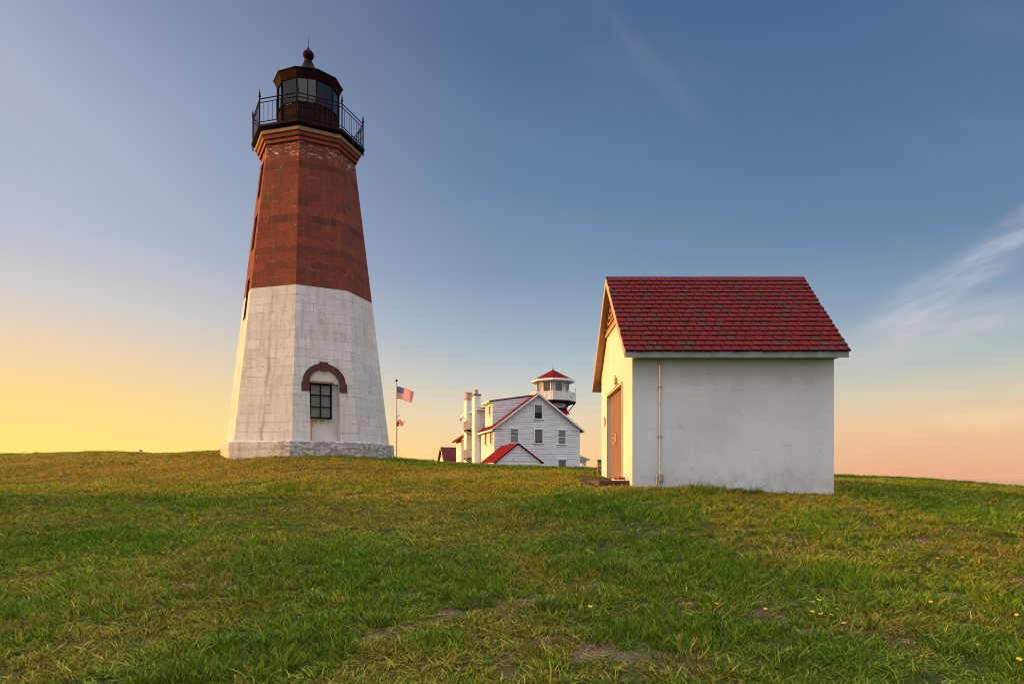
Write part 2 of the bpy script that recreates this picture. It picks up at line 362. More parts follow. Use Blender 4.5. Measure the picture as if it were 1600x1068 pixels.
def canton_mat():
    m, q, b = new_mat('flag_blue_stars')
    uv = q.node('ShaderNodeUVMap').outputs[0]
    s_ = q.node('ShaderNodeSeparateXYZ'); q.l.new(uv, s_.inputs[0])
    # canton spans u 0..0.4, v 6/13..1 ; eleven half columns by nine half rows, every other one a star
    a = q.math('MULTIPLY', s_.outputs[0], 12/0.4); c = q.math('MULTIPLY', q.math('SUBTRACT', s_.outputs[1], 6/13), 10/(7/13))
    def near(t, ofs):
        return q.math('SUBTRACT', q.math('FRACT', q.math('ADD', q.math('MULTIPLY', t, 0.5), ofs)), 0.5)
    def dots(o):
        aa = near(a, o); bb = near(c, o)
        return q.math('LESS_THAN', q.math('ADD', q.math('MULTIPLY', aa, aa), q.math('MULTIPLY', bb, bb)), 0.045)
    d = q.math('MAXIMUM', dots(0.0), dots(0.5))
    q.l.new(q.mix(q.math('MULTIPLY', d, 0.45), (0.015, 0.018, 0.13), (0.75, 0.75, 0.78)), b.inputs['Base Color'])
    b.inputs['Roughness'].default_value = 0.8
    return m
M['flag_blue'] = canton_mat()

# ------------------------------------------------------------------ mesh helpers
def put_uv(me):
    uvl = me.uv_layers.get('UVMap') or me.uv_layers.new(name='UVMap')
    nl = len(me.loops); uv = np.zeros((nl, 2), dtype=np.float32)
    Z = Vector((0, 0, 1))
    for p in me.polygons:
        n = p.normal
        if abs(n.z) > 0.97: t = Vector((1, 0, 0)); bb = Vector((0, 1, 0))
        else:
            t = Z.cross(n).normalized(); bb = n.cross(t).normalized()
            if abs(n.z) < 0.35: bb = Z
        for li in p.loop_indices:
            co = me.vertices[me.loops[li].vertex_index].co
            uv[li] = (co.dot(t), co.dot(bb))
    uvl.data.foreach_set('uv', uv.ravel())

def link(o, parent=None):
    COL.objects.link(o)
    if parent is not None: o.parent = parent
    return o

class MB:
    def __init__(s): s.v = []; s.f = []; s.mi = []; s.sm = []
    def add(s, vs, fs, mi=0, smooth=False):
        k = len(s.v); s.v += [tuple(v) for v in vs]
        for f in fs: s.f.append(tuple(i+k for i in f)); s.mi.append(mi); s.sm.append(smooth)
        return s
    def box(s, x0, x1, y0, y1, z0, z1, mi=0):
        vs = [(x, y, z) for z in (z0, z1) for y in (y0, y1) for x in (x0, x1)]
        return s.add(vs, [(0, 2, 3, 1), (4, 5, 7, 6), (0, 1, 5, 4), (2, 6, 7, 3), (0, 4, 6, 2), (1, 3, 7, 5)], mi)
    def obox(s, c, ax, ay, az, mi=0):
        """oriented box: centre and three half-axis vectors"""
        c, ax, ay, az = map(Vector, (c, ax, ay, az))
        vs = [c+ax*i+ay*j+az*k for k in (-1, 1) for j in (-1, 1) for i in (-1, 1)]
        return s.add(vs, [(0, 2, 3, 1), (4, 5, 7, 6), (0, 1, 5, 4), (2, 6, 7, 3), (0, 4, 6, 2), (1, 3, 7, 5)], mi)
    def bar(s, a, b, w, h=None, mi=0):
        a, b = Vector(a), Vector(b); d = (b-a); L = d.length; d.normalize(); h = h or w
        up = Vector((0, 0, 1)) if abs(d.z) < 0.95 else Vector((0, 1, 0))
        sx = d.cross(up).normalized(); sy = sx.cross(d).normalized()
        return s.obox((a+b)/2, d*L/2, sx*w/2, sy*h/2, mi)
    def tube(s, pts, r, n=8, mi=0, cap=True):
        pts = [Vector(p) for p in pts]; rr = r if hasattr(r, '__len__') else [r]*len(pts)
        rings = []
        for i, p in enumerate(pts):
            d = (pts[min(i+1, len(pts)-1)]-pts[max(i-1, 0)]).normalized()
            up = Vector((0, 0, 1)) if abs(d.z) < 0.9 else Vector((0, 1, 0))
            sx = d.cross(up).normalized(); sy = sx.cross(d)
            rings.append([p+sx*math.cos(2*PI*k/n)*rr[i]+sy*math.sin(2*PI*k/n)*rr[i] for k in range(n)])
        vs = [v for r_ in rings for v in r_]; fs = []
        for i in range(len(pts)-1):
            for k in range(n):
                fs.append((i*n+k, i*n+(k+1) % n, (i+1)*n+(k+1) % n, (i+1)*n+k))
        s.add(vs, fs, mi, n > 5)
        if cap:
            s.add(rings[0], [tuple(range(n))[::-1]], mi); s.add(rings[-1], [tuple(range(n))], mi)
        return s
    def rings(s, prof, n, phase=0.0, mi=None, cap0=True, cap1=True, smooth=False, c=(0, 0)):
        """loft of regular n-gons, prof = [(radius, z)], first vertex towards -y turned by phase towards +x"""
        vs = []
        for r, z in prof:
            for k in range(n):
                a = phase+2*PI*k/n
                vs.append((c[0]+r*math.sin(a), c[1]-r*math.cos(a), z))
        k0 = len(s.v); s.v += vs
        for i in range(len(prof)-1):
            m_ = mi[i] if isinstance(mi, (list, tuple)) else (mi or 0)
            for k in range(n):
                f = (k0+i*n+k, k0+i*n+(k+1) % n, k0+(i+1)*n+(k+1) % n, k0+(i+1)*n+k)
                s.f.append(f); s.mi.append(m_(k) if callable(m_) else m_); s.sm.append(smooth)
        def idx(i): return mi[i] if isinstance(mi, (list, tuple)) and not callable(mi[i]) else 0
        if cap0: s.f.append(tuple(k0+k for k in range(n))[::-1]); s.mi.append(0); s.sm.append(False)
        if cap1: s.f.append(tuple(k0+(len(prof)-1)*n+k for k in range(n))); s.mi.append(0); s.sm.append(False)
        return s
    def prism(s, poly, vec, mi=0):
        """poly: list of 3D points, extruded along vec"""
        n = len(poly); vec = Vector(vec); p = [Vector(q) for q in poly]
        vs = p+[q+vec for q in p]
        fs = [tuple(range(n)), tuple(range(n, 2*n))[::-1]]+[(i, i+n, (i+1) % n+n, (i+1) % n) for i in range(n)]
        return s.add(vs, fs, mi)
    def mesh(s, name, mats):
        me = bpy.data.meshes.new(name); me.from_pydata(s.v, [], s.f)
        for m_ in (mats if isinstance(mats, (list, tuple)) else [mats]): me.materials.append(m_)
        me.polygons.foreach_set('material_index', s.mi); me.polygons.foreach_set('use_smooth', s.sm)
        bm = bmesh.new(); bm.from_mesh(me); bmesh.ops.recalc_face_normals(bm, faces=bm.faces); bm.to_mesh(me); bm.free()
        me.update(); put_uv(me)
        return me
    def build(s, name, mats, parent=None, bevel=0.0):
        o = bpy.data.objects.new(name, s.mesh(name, mats)); link(o, parent)
        if bevel:
            bv = o.modifiers.new('bevel', 'BEVEL'); bv.width = bevel; bv.segments = 2; bv.limit_method = 'ANGLE'; bv.angle_limit = R(40)
        return o

def cut(o, cutters):
    """boolean difference, applied"""
    par = o.parent; o.parent = None
    for c in cutters:
        md = o.modifiers.new('b', 'BOOLEAN'); md.operation = 'DIFFERENCE'; md.object = c; md.solver = 'EXACT'
    bpy.context.view_layer.update(); dg = bpy.context.evaluated_depsgraph_get()
    me = bpy.data.meshes.new_from_object(o.evaluated_get(dg))
    for md in list(o.modifiers): o.modifiers.remove(md)
    o.data = me; me.name = o.name
    for c in cutters: bpy.data.objects.remove(c, do_unlink=True)
    o.parent = par
    put_uv(me)
    return o

def tag(o, label=None, cat=None, group=None, kind=None):
    if label: o['label'] = label
    if cat: o['category'] = cat
    if group: o['group'] = group
    if kind: o['kind'] = kind
    return o

def thing(name, label, cat, loc=(0, 0, 0), rz=0.0, group=None):
    o = bpy.data.objects.new(name, None); COL.objects.link(o)
    o.location = loc; o.rotation_euler = (0, 0, rz); o.empty_display_size = 0.3
    return tag(o, label, cat, group)

def copy_tree(o, parent=None):
    c = o.copy(); COL.objects.link(c)
    if parent is not None: c.parent = parent
    for ch in list(o.children): copy_tree(ch, c)
    return c

# ------------------------------------------------------------------ terrain
YS = np.array([0, 5, 8, 11, 14, 17, 20, 24, 28, 32, 36, 42, 50, 60, 75], float)
TX = {  # photo column : heights along the depths above (eye level = 0)
 -400: [-1.6, -1.5, -1.30, -1.05, -0.75, -0.45, -0.15, 0.30, 0.75, 1.10, 1.25, 1.1, .7, .3, 0],
 0:    [-1.6, -1.6, -1.36, -1.07, -0.76, -0.42, -0.08, 0.38, 0.84, 1.15, 1.29, 1.1, .8, .4, 0],
 200:  [-1.6, -1.6, -1.34, -1.04, -0.72, -0.36, 0.00, 0.46, 0.92, 1.27, 1.46, 1.3, .8, .4, 0],
 245:  [-1.6, -1.6, -1.34, -1.04, -0.71, -0.34, 0.02, 0.47, 0.90, 1.14, 1.25, 1.1, .8, .4, 0],
 350:  [-1.6, -1.6, -1.32, -1.00, -0.66, -0.27, 0.10, 0.66, 1.12, 1.36, 1.47, 1.2, .8, .4, 0],
 420:  [-1.6, -1.6, -1.31, -0.99, -0.63, -0.22, 0.20, 0.86, 1.02, 1.10, 1.06, .8, .5, .2, 0],
 540:  [-1.6, -1.6, -1.30, -0.97, -0.61, -0.20, 0.22, 0.86, 0.96, 0.99, 0.95, .7, .4, .1, 0],
 620:  [-1.6, -1.6, -1.28, -0.95, -0.59, -0.20, 0.17, 0.60, 0.85, 0.95, 0.92, .6, .3, 0, -.2],
 700:  [-1.6, -1.6, -1.27, -0.93, -0.57, -0.20, 0.12, 0.46, 0.68, 0.78, 0.75, .5, .2, 0, -.2],
 850:  [-1.6, -1.6, -1.25, -0.84, -0.32, -0.10, 0.12, 0.36, 0.52, 0.60, 0.54, .3, .1, -.1, -.3],
 935:  [-1.6, -1.6, -1.23, -0.74, -0.20, -0.06, 0.12, 0.32, 0.45, 0.50, 0.42, .2, 0, -.2, -.3],
 988:  [-1.6, -1.6, -1.20, -0.70, -0.19, -0.04, 0.08, 0.26, 0.38, 0.42, 0.34, .1, 0, -.2, -.4],
 1300: [-1.6, -1.6, -1.20, -0.80, -0.36, -0.20, -0.05, 0.11, 0.20, 0.20, 0.10, -.1, -.3, -.5, -.8],
 1400: [-1.6, -1.6, -1.22, -0.84, -0.50, -0.30, -0.13, 0.05, 0.13, 0.11, 0.00, -.3, -.6, -.9, -1.2],
 1500: [-1.6, -1.6, -1.24, -0.92, -0.62, -0.43, -0.26, -0.09, -0.06, -0.13, -0.3, -.6, -.9, -1.2, -1.6],
 1600: [-1.6, -1.6, -1.26, -0.98, -0.72, -0.54, -0.38, -0.25, -0.28, -0.42, -0.7, -1.0, -1.4, -1.8, -2.2],
 2000: [-1.6, -1.6, -1.35, -1.15, -1.00, -0.90, -0.85, -0.85, -0.9, -1.1, -1.4, -1.8, -2.2, -2.6, -3.0],
}
UC = (np.array(sorted(TX))-800)/F
TZ = np.array([TX[k] for k in sorted(TX)], float)
UG = np.linspace(UC[0], UC[-1], 200); YG = np.linspace(0, 75, 301)
_a = np.array([np.interp(YG, YS, r) for r in TZ])
GZ = np.array([np.interp(UG, UC, _a[:, j]) for j in range(len(YG))]).T      # [u, y]
def _blur(a, s, ax):
    k = np.exp(-0.5*(np.arange(-3*s, 3*s+1)/s)**2); k /= k.sum()
    p = [(0, 0), (0, 0)]; p[ax] = (3*s, 3*s)
    ap = np.pad(a, p, mode='edge')
    return np.apply_along_axis(lambda r: np.convolve(r, k, 'valid'), ax, ap)
GZ = _blur(_blur(GZ, 4, 1), 2, 0)
GZ = GZ-0.07*np.clip((YG-18)/6, 0, 1)[None, :]

def vnoise(x, y, seed=0):
    xi = np.floor(x).astype(np.int64); yi = np.floor(y).astype(np.int64); fx = x-xi; fy = y-yi
    fx = fx*fx*(3-2*fx); fy = fy*fy*(3-2*fy)
    def h(a, b):
        n = (a*374761393+b*668265263+seed*2147483647) & 0xffffffff
        n = ((n ^ (n >> 13))*1274126177) & 0xffffffff
        return ((n ^ (n >> 16)) & 0xffff)/65535.0
    return (h(xi, yi)*(1-fx)+h(xi+1, yi)*fx)*(1-fy)+(h(xi, yi+1)*(1-fx)+h(xi+1, yi+1)*fx)*fy
def fbm(x, y, o=4, seed=0):
    t = 0; a = 0.5; n = 0
    for i in range(o):
        t = t+a*vnoise(x*2**i+17.3*i, y*2**i-9.1*i, seed+i); n += a; a *= 0.5
    return t/n
def sstep(a, b, v):
    t = np.clip((v-a)/(b-a), 0, 1); return t*t*(3-2*t)

def ground(x, y):
    x = np.asarray(x, float); y = np.asarray(y, float)
    ye = np.clip(y, 5.0, 75.0); u = np.clip(x/ye, UG[0], UG[-1])
    iu = (u-UG[0])/(UG[1]-UG[0]); iy = ye/(YG[1]-YG[0])
    i0 = np.clip(np.floor(iu).astype(int), 0, len(UG)-2); j0 = np.clip(np.floor(iy).astype(int), 0, len(YG)-2)
    a = iu-i0; b = iy-j0
    z = (GZ[i0, j0]*(1-a)+GZ[i0+1, j0]*a)*(1-b)+(GZ[i0, j0+1]*(1-a)+GZ[i0+1, j0+1]*a)*b
    r = np.hypot(x, y-20)
    z = z-np.clip(r-60, 0, None)*0.03-sstep(150, 300, r)*3.0-np.clip(-y, 0, 40)*0.01
    # unseen rise added on the left to keep the low sun off the foreground
    hill = 5.7*(1-sstep(-23, -16, x))*(1-sstep(14.5, 20.0, y+0.07*(x+20)))*sstep(-60, -20, y)*sstep(-85, -50, x)
    z = z+hill
    near = 1-sstep(45, 80, r)
    rough = 0.6+0.8*sstep(0, 8, x)
    z = z+near*rough*(0.07*(fbm(x/2.2, y/2.2, 3, 5)-0.5)+0.05*(fbm(x/0.55, y/0.55, 2, 9)-0.5))
    return z

def px_ground(px, py, lift=0.0):
    """point of the terrain on the sight line of a photo pixel"""
    dx = (px-800)/F; dz = (HY-py)/F; t = np.arange(3.0, 60.0, 0.01)
    g = ground(t*dx, t)+lift
    hit = np.nonzero(g >= t*dz)[0]
    t = t[hit[0]] if len(hit) else 40.0
    return float(t*dx), float(t), float(ground(t*dx, t))

# patches of the lawn: (photo x, y, radius in metres along x, stretch in y)
BARE = [(808, 938, .36, .8), (700, 958, .40, .5), (588, 988, .42, .5), (640, 975, .3, .6), (560, 1000, .25, .5), (945, 1022, .40, .5), (860, 1005, .3, .5), (1232, 985, .36, .5), (1490, 928, .45, .5), (1545, 970, .35, .4),
        (790, 1055, .45, .5), (1090, 1048, .45, .4), (1440, 842, .5, .5), (1470, 826, .4, .5), (1395, 853, .35, .5), (1010, 905, .3, .6), (1330, 975, .3, .5), (1180, 900, .25, .5), (1080, 940, .25, .5), (1590, 905, .4, .5)]
DRY = [(640, 800, 2.2, 1.0), (500, 790, 1.6, .8), (780, 818, 1.5, .8), (330, 925, 1.1, 1.2), (280, 880, .9, .8), (120, 1030, .8, .9), (180, 1000, .6, .9), (310, 990, .7, .8), (60, 900, .5, .8), (610, 1030, .7, .8), (450, 905, .6, .9),
       (1500, 850, 1.4, .7), (1560, 870, 1.0, .6), (1250, 865, .7, .6), (1040, 1040, .6, .7), (850, 880, .8, .6), (950, 900, .8, .5), (1390, 800, 1.2, .5), (1400, 985, .6, .6), (1350, 1000, .6, .6), (1530, 990, .7, .6), (780, 990, .6, .6), (880, 1000, .6, .6),
       (60, 716, 6.0, .5), (250, 716, 6.0, .5), (450, 725, 5.0, .3), (720, 739, 4.0, .25), (100, 741, 5.0, .35), (330, 738, 5.0, .35), (560, 742, 4.0, .3), (40, 728, 3, .4), (300, 815, 1.2, .5), (100, 812, 1.0, .5), (1250, 778, 1.6, .4), (830, 758, 2.0, .4)]  # crest entries add the low sun's gold to the grass colour
LUSH = [(470, 880, 1.0, 1.0), (560, 880, .9, 1.0), (650, 900, .9, .9), (720, 925, .6, .8), (960, 880, .75, .8), (1040, 862, .8, .7), (560, 905, .8, .8), (430, 1010, .7, .8), (480, 985, .5, .8), (1130, 900, .7, .7), (1120, 1000, .5, .6), (1320, 905, .7, .6),
        (150, 845, .8, 1.0), (230, 850, .8, .8), (1500, 800, 1.6, .6), (960, 790, 1.6, .6), (1560, 1010, .5, .7), (1290, 1020, .6, .7), (900, 850, .6, .6), (700, 1000, .3, .5), (60, 950, .4, .8), (1000, 1000, .5, .5)]
def patch_field(lst, x, y, seed, scale=1.0):
    f = np.zeros_like(x); rag = (fbm(x/0.16, y/0.16, 3, seed+7)-0.5)*1.8
    wx = (fbm(x/0.5, y/0.5, 3, seed)-0.5)*0.7; wy = (fbm(x/0.5+9, y/0.5, 3, seed+3)-0.5)*0.7
    for a in lst:
        gx, gy, r, st = a; r = r*scale
        rr = np.hypot((x-gx)/r+wx/r*0.6, (y-gy)/(r*st*1.6)+wy/r*0.6)+rag
        f = np.maximum(f, 1-sstep(0.35, 1.2, rr))
    return f
GOLD = [(40, 722, 5.0, .6), (150, 732, 5.0, .35), (300, 728, 5.0, .5), (380, 742, 4.0, .25), (520, 738, 4.0, .25), (680, 742, 3.5, .2)]  # low sunlight along the crest, put into the grass colour as straw
def to_world(lst): return [(*px_ground(a, b)[:2], r, s) for a, b, r, s in lst]
BARE_W, DRY_SUNLIT_W, LUSH_W, SUN_BAND_W = to_world(BARE), to_world(DRY), to_world(LUSH), to_world(GOLD)

def lawn(x, y):
    """dryness (painted sunlight on the crest included), bareness and lushness of the lawn at points"""
    x = np.asarray(x, float); y = np.asarray(y, float)
    dry = 0.05+sstep(0.48, 0.70, fbm(x/1.8, y/2.6, 4, 21))*0.22+0.20*sstep(0.5, 0.7, fbm(x/0.35, y/0.35, 3, 31))
    dry = np.maximum(dry, patch_field(DRY_SUNLIT_W, x, y, 41)*(0.22+0.48*fbm(x/0.3, y/0.3, 3, 77)))
    bare = sstep(0.70, 0.80, fbm(x/0.6, y/0.8, 5, 51))*sstep(-4, 2, x)*0.6
    bare = np.maximum(bare, patch_field(BARE_W, x, y, 61, 0.47))
    lush = sstep(0.56, 0.72, fbm(x/1.3+40, y/1.5, 3, 71))
    lush = np.maximum(lush, patch_field(LUSH_W, x, y, 81))
    dry = dry*(1-0.85*patch_field(LUSH_W, x, y, 81))
    dry = np.maximum(dry, patch_field(SUN_BAND_W, x, y, 141)*(0.35+0.5*fbm(x/0.9, y/0.5, 3, 177)))  # sunlit crest band painted in as extra dryness
    return np.clip(dry, 0, 1), np.clip(bare, 0, 1), np.clip(lush, 0, 1)

def build_ground():
    def axis(a, b, n, dens):
        s = np.linspace(-1, 1, n); w = dens*s+(1-dens)*np.sign(s)*np.abs(s)**4
        c = (a+b)/2; return c+w*(b-a)/2
    xs = axis(-330, 330, 520, 0.10); ys = 16+axis(-330, 330, 520, 0.085)
    X, Y = np.meshgrid(xs, ys); Z = ground(X, Y)
    n = X.size; co = np.stack([X.ravel(), Y.ravel(), Z.ravel()], 1)
    ny, nx = X.shape; i = np.arange(ny-1)[:, None]*nx+np.arange(nx-1)[None, :]
    fs = np.stack([i, i+1, i+1+nx, i+nx], -1).reshape(-1, 4)
    me = bpy.data.meshes.new('ground'); me.vertices.add(n); me.vertices.foreach_set('co', co.ravel())
    me.loops.add(fs.size); me.loops.foreach_set('vertex_index', fs.ravel().astype(np.int32))
    me.polygons.add(len(fs)); me.polygons.foreach_set('loop_start', np.arange(0, fs.size, 4, dtype=np.int32))
    me.update(calc_edges=True); me.polygons.foreach_set('use_smooth', np.ones(len(fs), bool))
    d, b, l = lawn(X.ravel(), Y.ravel())
    for nm, arr in (('dry', d), ('bare', b), ('lush', l)):
        at = me.attributes.new(nm, 'FLOAT', 'POINT'); at.data.foreach_set('value', arr.astype(np.float32))
    o = bpy.data.objects.new('ground', me); link(o); tag(o, kind='structure')
    m, q, bs = new_mat('soil_and_thatch'); me.materials.append(m)
    g = q.node('ShaderNodeNewGeometry').outputs['Position']
    at = lambda nm: q.node('ShaderNodeAttribute', attribute_name=nm).outputs['Fac']
    f = q.noise(g, 14.0, 8.0, 0.75); f2 = q.noise(g, 60.0, 5.0, 0.7)
    green = q.mix(q.maprange(f, 0.35, 0.65), (0.022, 0.028, 0.006), (0.055, 0.060, 0.012))
    straw = q.mix(q.maprange(f, 0.35, 0.65), (0.050, 0.036, 0.012), (0.13, 0.09, 0.035))
    soil = q.mix(q.maprange(f2, 0.35, 0.65), (0.080, 0.046, 0.030), (0.21, 0.135, 0.092))
    col = q.mix(at('dry'), green, straw); col = q.mix(at('bare'), col, soil)
    q.l.new(col, bs.inputs['Base Color']); bs.inputs['Roughness'].default_value = 0.95; bs.inputs['Specular IOR Level'].default_value = 0.1
    bp = q.node('ShaderNodeBump'); bp.inputs['Strength'].default_value = 0.8; bp.inputs['Distance'].default_value = 0.03
    q.l.new(q.math('ADD', f, q.math('MULTIPLY', f2, 0.4)), bp.inputs['Height']); q.l.new(bp.outputs[0], bs.inputs['Normal'])
    # sea out to the horizon
    sea = MB(); n = 96
    sea.rings([(0.01, -11.0), (200, -11.0), (1500, -11.0), (30000, -11.0)], n, cap0=False, cap1=False)
    so2 = sea.build('sea_water', simple('sea', (0.02, 0.04, 0.06), 0.08, var=0.05, scale=0.02, bump=0.2, bscale=0.3, spec=0.5)); tag(so2, kind='structure')
build_ground()

# ------------------------------------------------------------------ grass
def grass_mat():
    m, q, b = new_mat('grass_blades'); q.n.remove(b); out = q.n['Material Output']
    def iat(nm):
        nd = q.node('ShaderNodeAttribute', attribute_name=nm); nd.attribute_type = 'INSTANCER'; return nd.outputs['Fac']
    def gat(nm):
        nd = q.node('ShaderNodeAttribute', attribute_name=nm); return nd.outputs['Fac']
    pos = q.node('ShaderNodeNewGeometry').outputs['Position']
    dry, lush, rnd, blade = iat('dry'), iat('lush'), iat('rnd'), gat('blade')
    bl2 = q.math('FRACT', q.math('MULTIPLY', q.math('ADD', blade, rnd), 7.31))
    green = q.ramp(bl2, [(0.0, GR[0]), (0.35, GR[1]), (0.7, GR[2]), (1.0, GR[3])])
    lushc = q.ramp(bl2, [(0.0, GR[4]), (0.5, GR[5]), (1.0, GR[6])])
    straw = q.ramp(bl2, [(0.0, GR[7]), (0.5, GR[8]), (1.0, GR[9])])
    col = q.mix(lush, green, lushc)
    th = q.math('ADD', q.math('MULTIPLY', dry, 1.15), -0.04)
    isdry = q.math('LESS_THAN', blade, th)
    col = q.mix(isdry, col, straw)
    big = q.maprange(q.noise(pos, 0.35, 3.0), 0.3, 0.7, 0.86, 1.14)
    v = q.node('ShaderNodeVectorMath', operation='SCALE'); q.l.new(col, v.inputs[0]); q.l.new(big, v.inputs['Scale'])
    df = q.node('ShaderNodeBsdfDiffuse'); q.l.new(v.outputs[0], df.inputs[0])
    tl = q.node('ShaderNodeBsdfTranslucent'); q.l.new(v.outputs[0], tl.inputs[0])
    gl = q.node('ShaderNodeBsdfGlossy'); gl.inputs['Roughness'].default_value = 0.45; gl.inputs[0].default_value = (0.6, 0.6, 0.55, 1)
    m1 = q.node('ShaderNodeMixShader'); m1.inputs[0].default_value = 0.4; q.l.new(df.outputs[0], m1.inputs[1]); q.l.new(tl.outputs[0], m1.inputs[2])
    m2 = q.node('ShaderNodeMixShader'); m2.inputs[0].default_value = 0.012; q.l.new(m1.outputs[0], m2.inputs[1]); q.l.new(gl.outputs[0], m2.inputs[2])
    q.l.new(m2.outputs[0], out.inputs[0])
    return m
GR = [(0.030, 0.052, 0.004), (0.105, 0.155, 0.009), (0.230, 0.285, 0.016), (0.480, 0.470, 0.045),
      (0.028, 0.066, 0.005), (0.100, 0.185, 0.010), (0.290, 0.385, 0.026),
      (0.12, 0.068, 0.009), (0.34, 0.210, 0.033), (0.62, 0.42, 0.10)]
GM = grass_mat()

def tuft_mesh(name, nb, rad, h0, h1, w, lean, seed):
    rg = random.Random(seed); vs = []; fs = []; bl = []
    for i in range(nb):
        a = rg.random()*2*PI; r = rad*math.sqrt(rg.random()); bx, by = r*math.cos(a), r*math.sin(a)
        h = rg.uniform(h0, h1)*(1.1-0.5*r/rad); ya = rg.random()*2*PI
        la = a+rg.uniform(-1.4, 1.4); L = h*lean*rg.uniform(0.2, 1.5)
        lx, ly = math.cos(la)*L, math.sin(la)*L; ww = w*rg.uniform(0.6, 1.3)
        sx, sy = math.cos(ya)*ww/2, math.sin(ya)*ww/2
        k = len(vs); key = rg.random()
        for t, f in ((0, 1.0), (0.4, 0.95), (0.75, 0.65)):
            cx, cy, cz = bx+lx*t*t, by+ly*t*t, h*(t-0.28*t*t*lean)-0.01
            vs += [(cx-sx*f, cy-sy*f, cz), (cx+sx*f, cy+sy*f, cz)]
        vs.append((bx+lx, by+ly, h*(1-0.28*lean)))
        fs += [(k, k+1, k+3, k+2), (k+2, k+3, k+5, k+4), (k+4, k+5, k+6)]; bl += [key]*7
    me = bpy.data.meshes.new(name); me.from_pydata(vs, [], fs); me.materials.append(GM)
    at = me.attributes.new('blade', 'FLOAT', 'POINT'); at.data.foreach_set('value', bl)
    me.polygons.foreach_set('use_smooth', [True]*len(fs))
    return me

def scatter(name, label_kind, pts, tufts):
    """points carrying scale/rotation/tint attributes; one tuft shape per point, as one 'stuff' object"""
    P = np.concatenate([p['co'] for p in pts])
    me = bpy.data.meshes.new(name); me.vertices.add(len(P)); me.vertices.foreach_set('co', P.astype(np.float32).ravel())
    for nm in ('dry', 'lush', 'rnd', 'rot', 'siz', 'hgt', 'tx', 'ty'):
        at = me.attributes.new(nm, 'FLOAT', 'POINT'); at.data.foreach_set('value', np.concatenate([p[nm] for p in pts]).astype(np.float32))
    o = bpy.data.objects.new(name, me); link(o); tag(o, kind='stuff')
    lib = bpy.data.collections.new(name+'_shapes')
    for t in tufts: lib.objects.link(bpy.data.objects.new(t.name, t))
    ng = bpy.data.node_groups.new(name+'_nodes', 'GeometryNodeTree')
    ng.interface.new_socket('Geometry', in_out='INPUT', socket_type='NodeSocketGeometry'); ng.interface.new_socket('Geometry', in_out='OUTPUT', socket_type='NodeSocketGeometry')
    N = ng.nodes; L = ng.links
    gi = N.new('NodeGroupInput'); go = N.new('NodeGroupOutput')
    m2p = N.new('GeometryNodeMeshToPoints'); iop = N.new('GeometryNodeInstanceOnPoints'); ci = N.new('GeometryNodeCollectionInfo')
    ci.inputs['Collection'].default_value = lib; ci.inputs['Separate Children'].default_value = True; ci.inputs['Reset Children'].default_value = True
    def at(nm):
        a = N.new('GeometryNodeInputNamedAttribute'); a.data_type = 'FLOAT'; a.inputs['Name'].default_value = nm; return a.outputs['Attribute']
    rot = N.new('ShaderNodeCombineXYZ'); L.new(at('rot'), rot.inputs[2]); L.new(at('tx'), rot.inputs[0]); L.new(at('ty'), rot.inputs[1])
    sc = N.new('ShaderNodeCombineXYZ'); s_ = at('siz'); L.new(s_, sc.inputs[0]); L.new(s_, sc.inputs[1]); L.new(at('hgt'), sc.inputs[2])
    L.new(gi.outputs[0], m2p.inputs[0]); L.new(m2p.outputs[0], iop.inputs['Points']); L.new(ci.outputs[0], iop.inputs['Instance'])
    iop.inputs['Pick Instance'].default_value = True
    rv = N.new('FunctionNodeRandomValue'); rv.data_type = 'INT'; rv.inputs[4].default_value = 0; rv.inputs[5].default_value = len(tufts)-1
    L.new(rv.outputs[2], iop.inputs['Instance Index']); L.new(rot.outputs[0], iop.inputs['Rotation']); L.new(sc.outputs[0], iop.inputs['Scale'])
    L.new(iop.outputs[0], go.inputs[0])
    md = o.modifiers.new('scatter', 'NODES'); md.node_group = ng
    return o

SHED = (2.507, 6.708, 14.67, 19.70)
TOWER = (-7.807, 27.0)
def grass_points(y0, y1, dens, size, seed, ulim=0.95, hscale=1.0, ext=0.0):
    rg = np.random.default_rng(seed)
    area = ulim*(y1**2-y0**2)+2*ext*(y1-y0); n = int(area*dens)
    yy = rg.uniform(y0, y1, n*3); yy = yy[rg.random(n*3) < (ulim*yy+ext)/(ulim*y1+ext)][:n]; n = len(yy); y = yy; x = rg.uniform(-1, 1, n)*(ulim*y+ext)
    d, b, l = lawn(x, y)
    keep = rg.random(n) > sstep(0.2, 0.98, b)*0.85
    keep &= ~((x > SHED[0]-0.02) & (x < SHED[1]+0.02) & (y > SHED[2]-0.02) & (y < SHED[3]+0.02))
    keep &= ~((x > 1.55) & (x < 2.55) & (y > 14.98) & (y < 19.6))
    keep &= np.hypot(x-TOWER[0], y-TOWER[1]) > 3.02
    x, y, d, b, l = (a[keep] for a in (x, y, d, b, l)); n = len(x)
    wall = ((x > SHED[0]-.15) & (x < SHED[1]+.15) & (y > SHED[2]-.16) & (y < SHED[3])) | (np.hypot(x-TOWER[0], y-TOWER[1]) < 3.4)
    clump = sstep(0.25, 0.75, fbm(x/0.30, y/0.30, 2, 91))
    z = ground(x, y)
    s = size*(0.75+0.5*rg.random(n))
    h = hscale*(0.45+0.5*rg.random(n))*(0.55+0.9*clump)*(1+0.55*l)*(1-0.35*d)*(1-0.4*b)
    h = np.where(wall, np.maximum(h*1.5, 0.8*hscale), h)
    return dict(co=np.stack([x, y, z], 1), dry=d, lush=l, rnd=rg.random(n), rot=rg.uniform(0, 6.28, n), siz=s, hgt=h,
                tx=rg.normal(0, 0.12, n), ty=rg.normal(0, 0.12, n))
near_t = [tuft_mesh('grass_tuft', 24, 0.085, 0.045, 0.155, 0.0105, 0.95, 10+i) for i in range(11)]
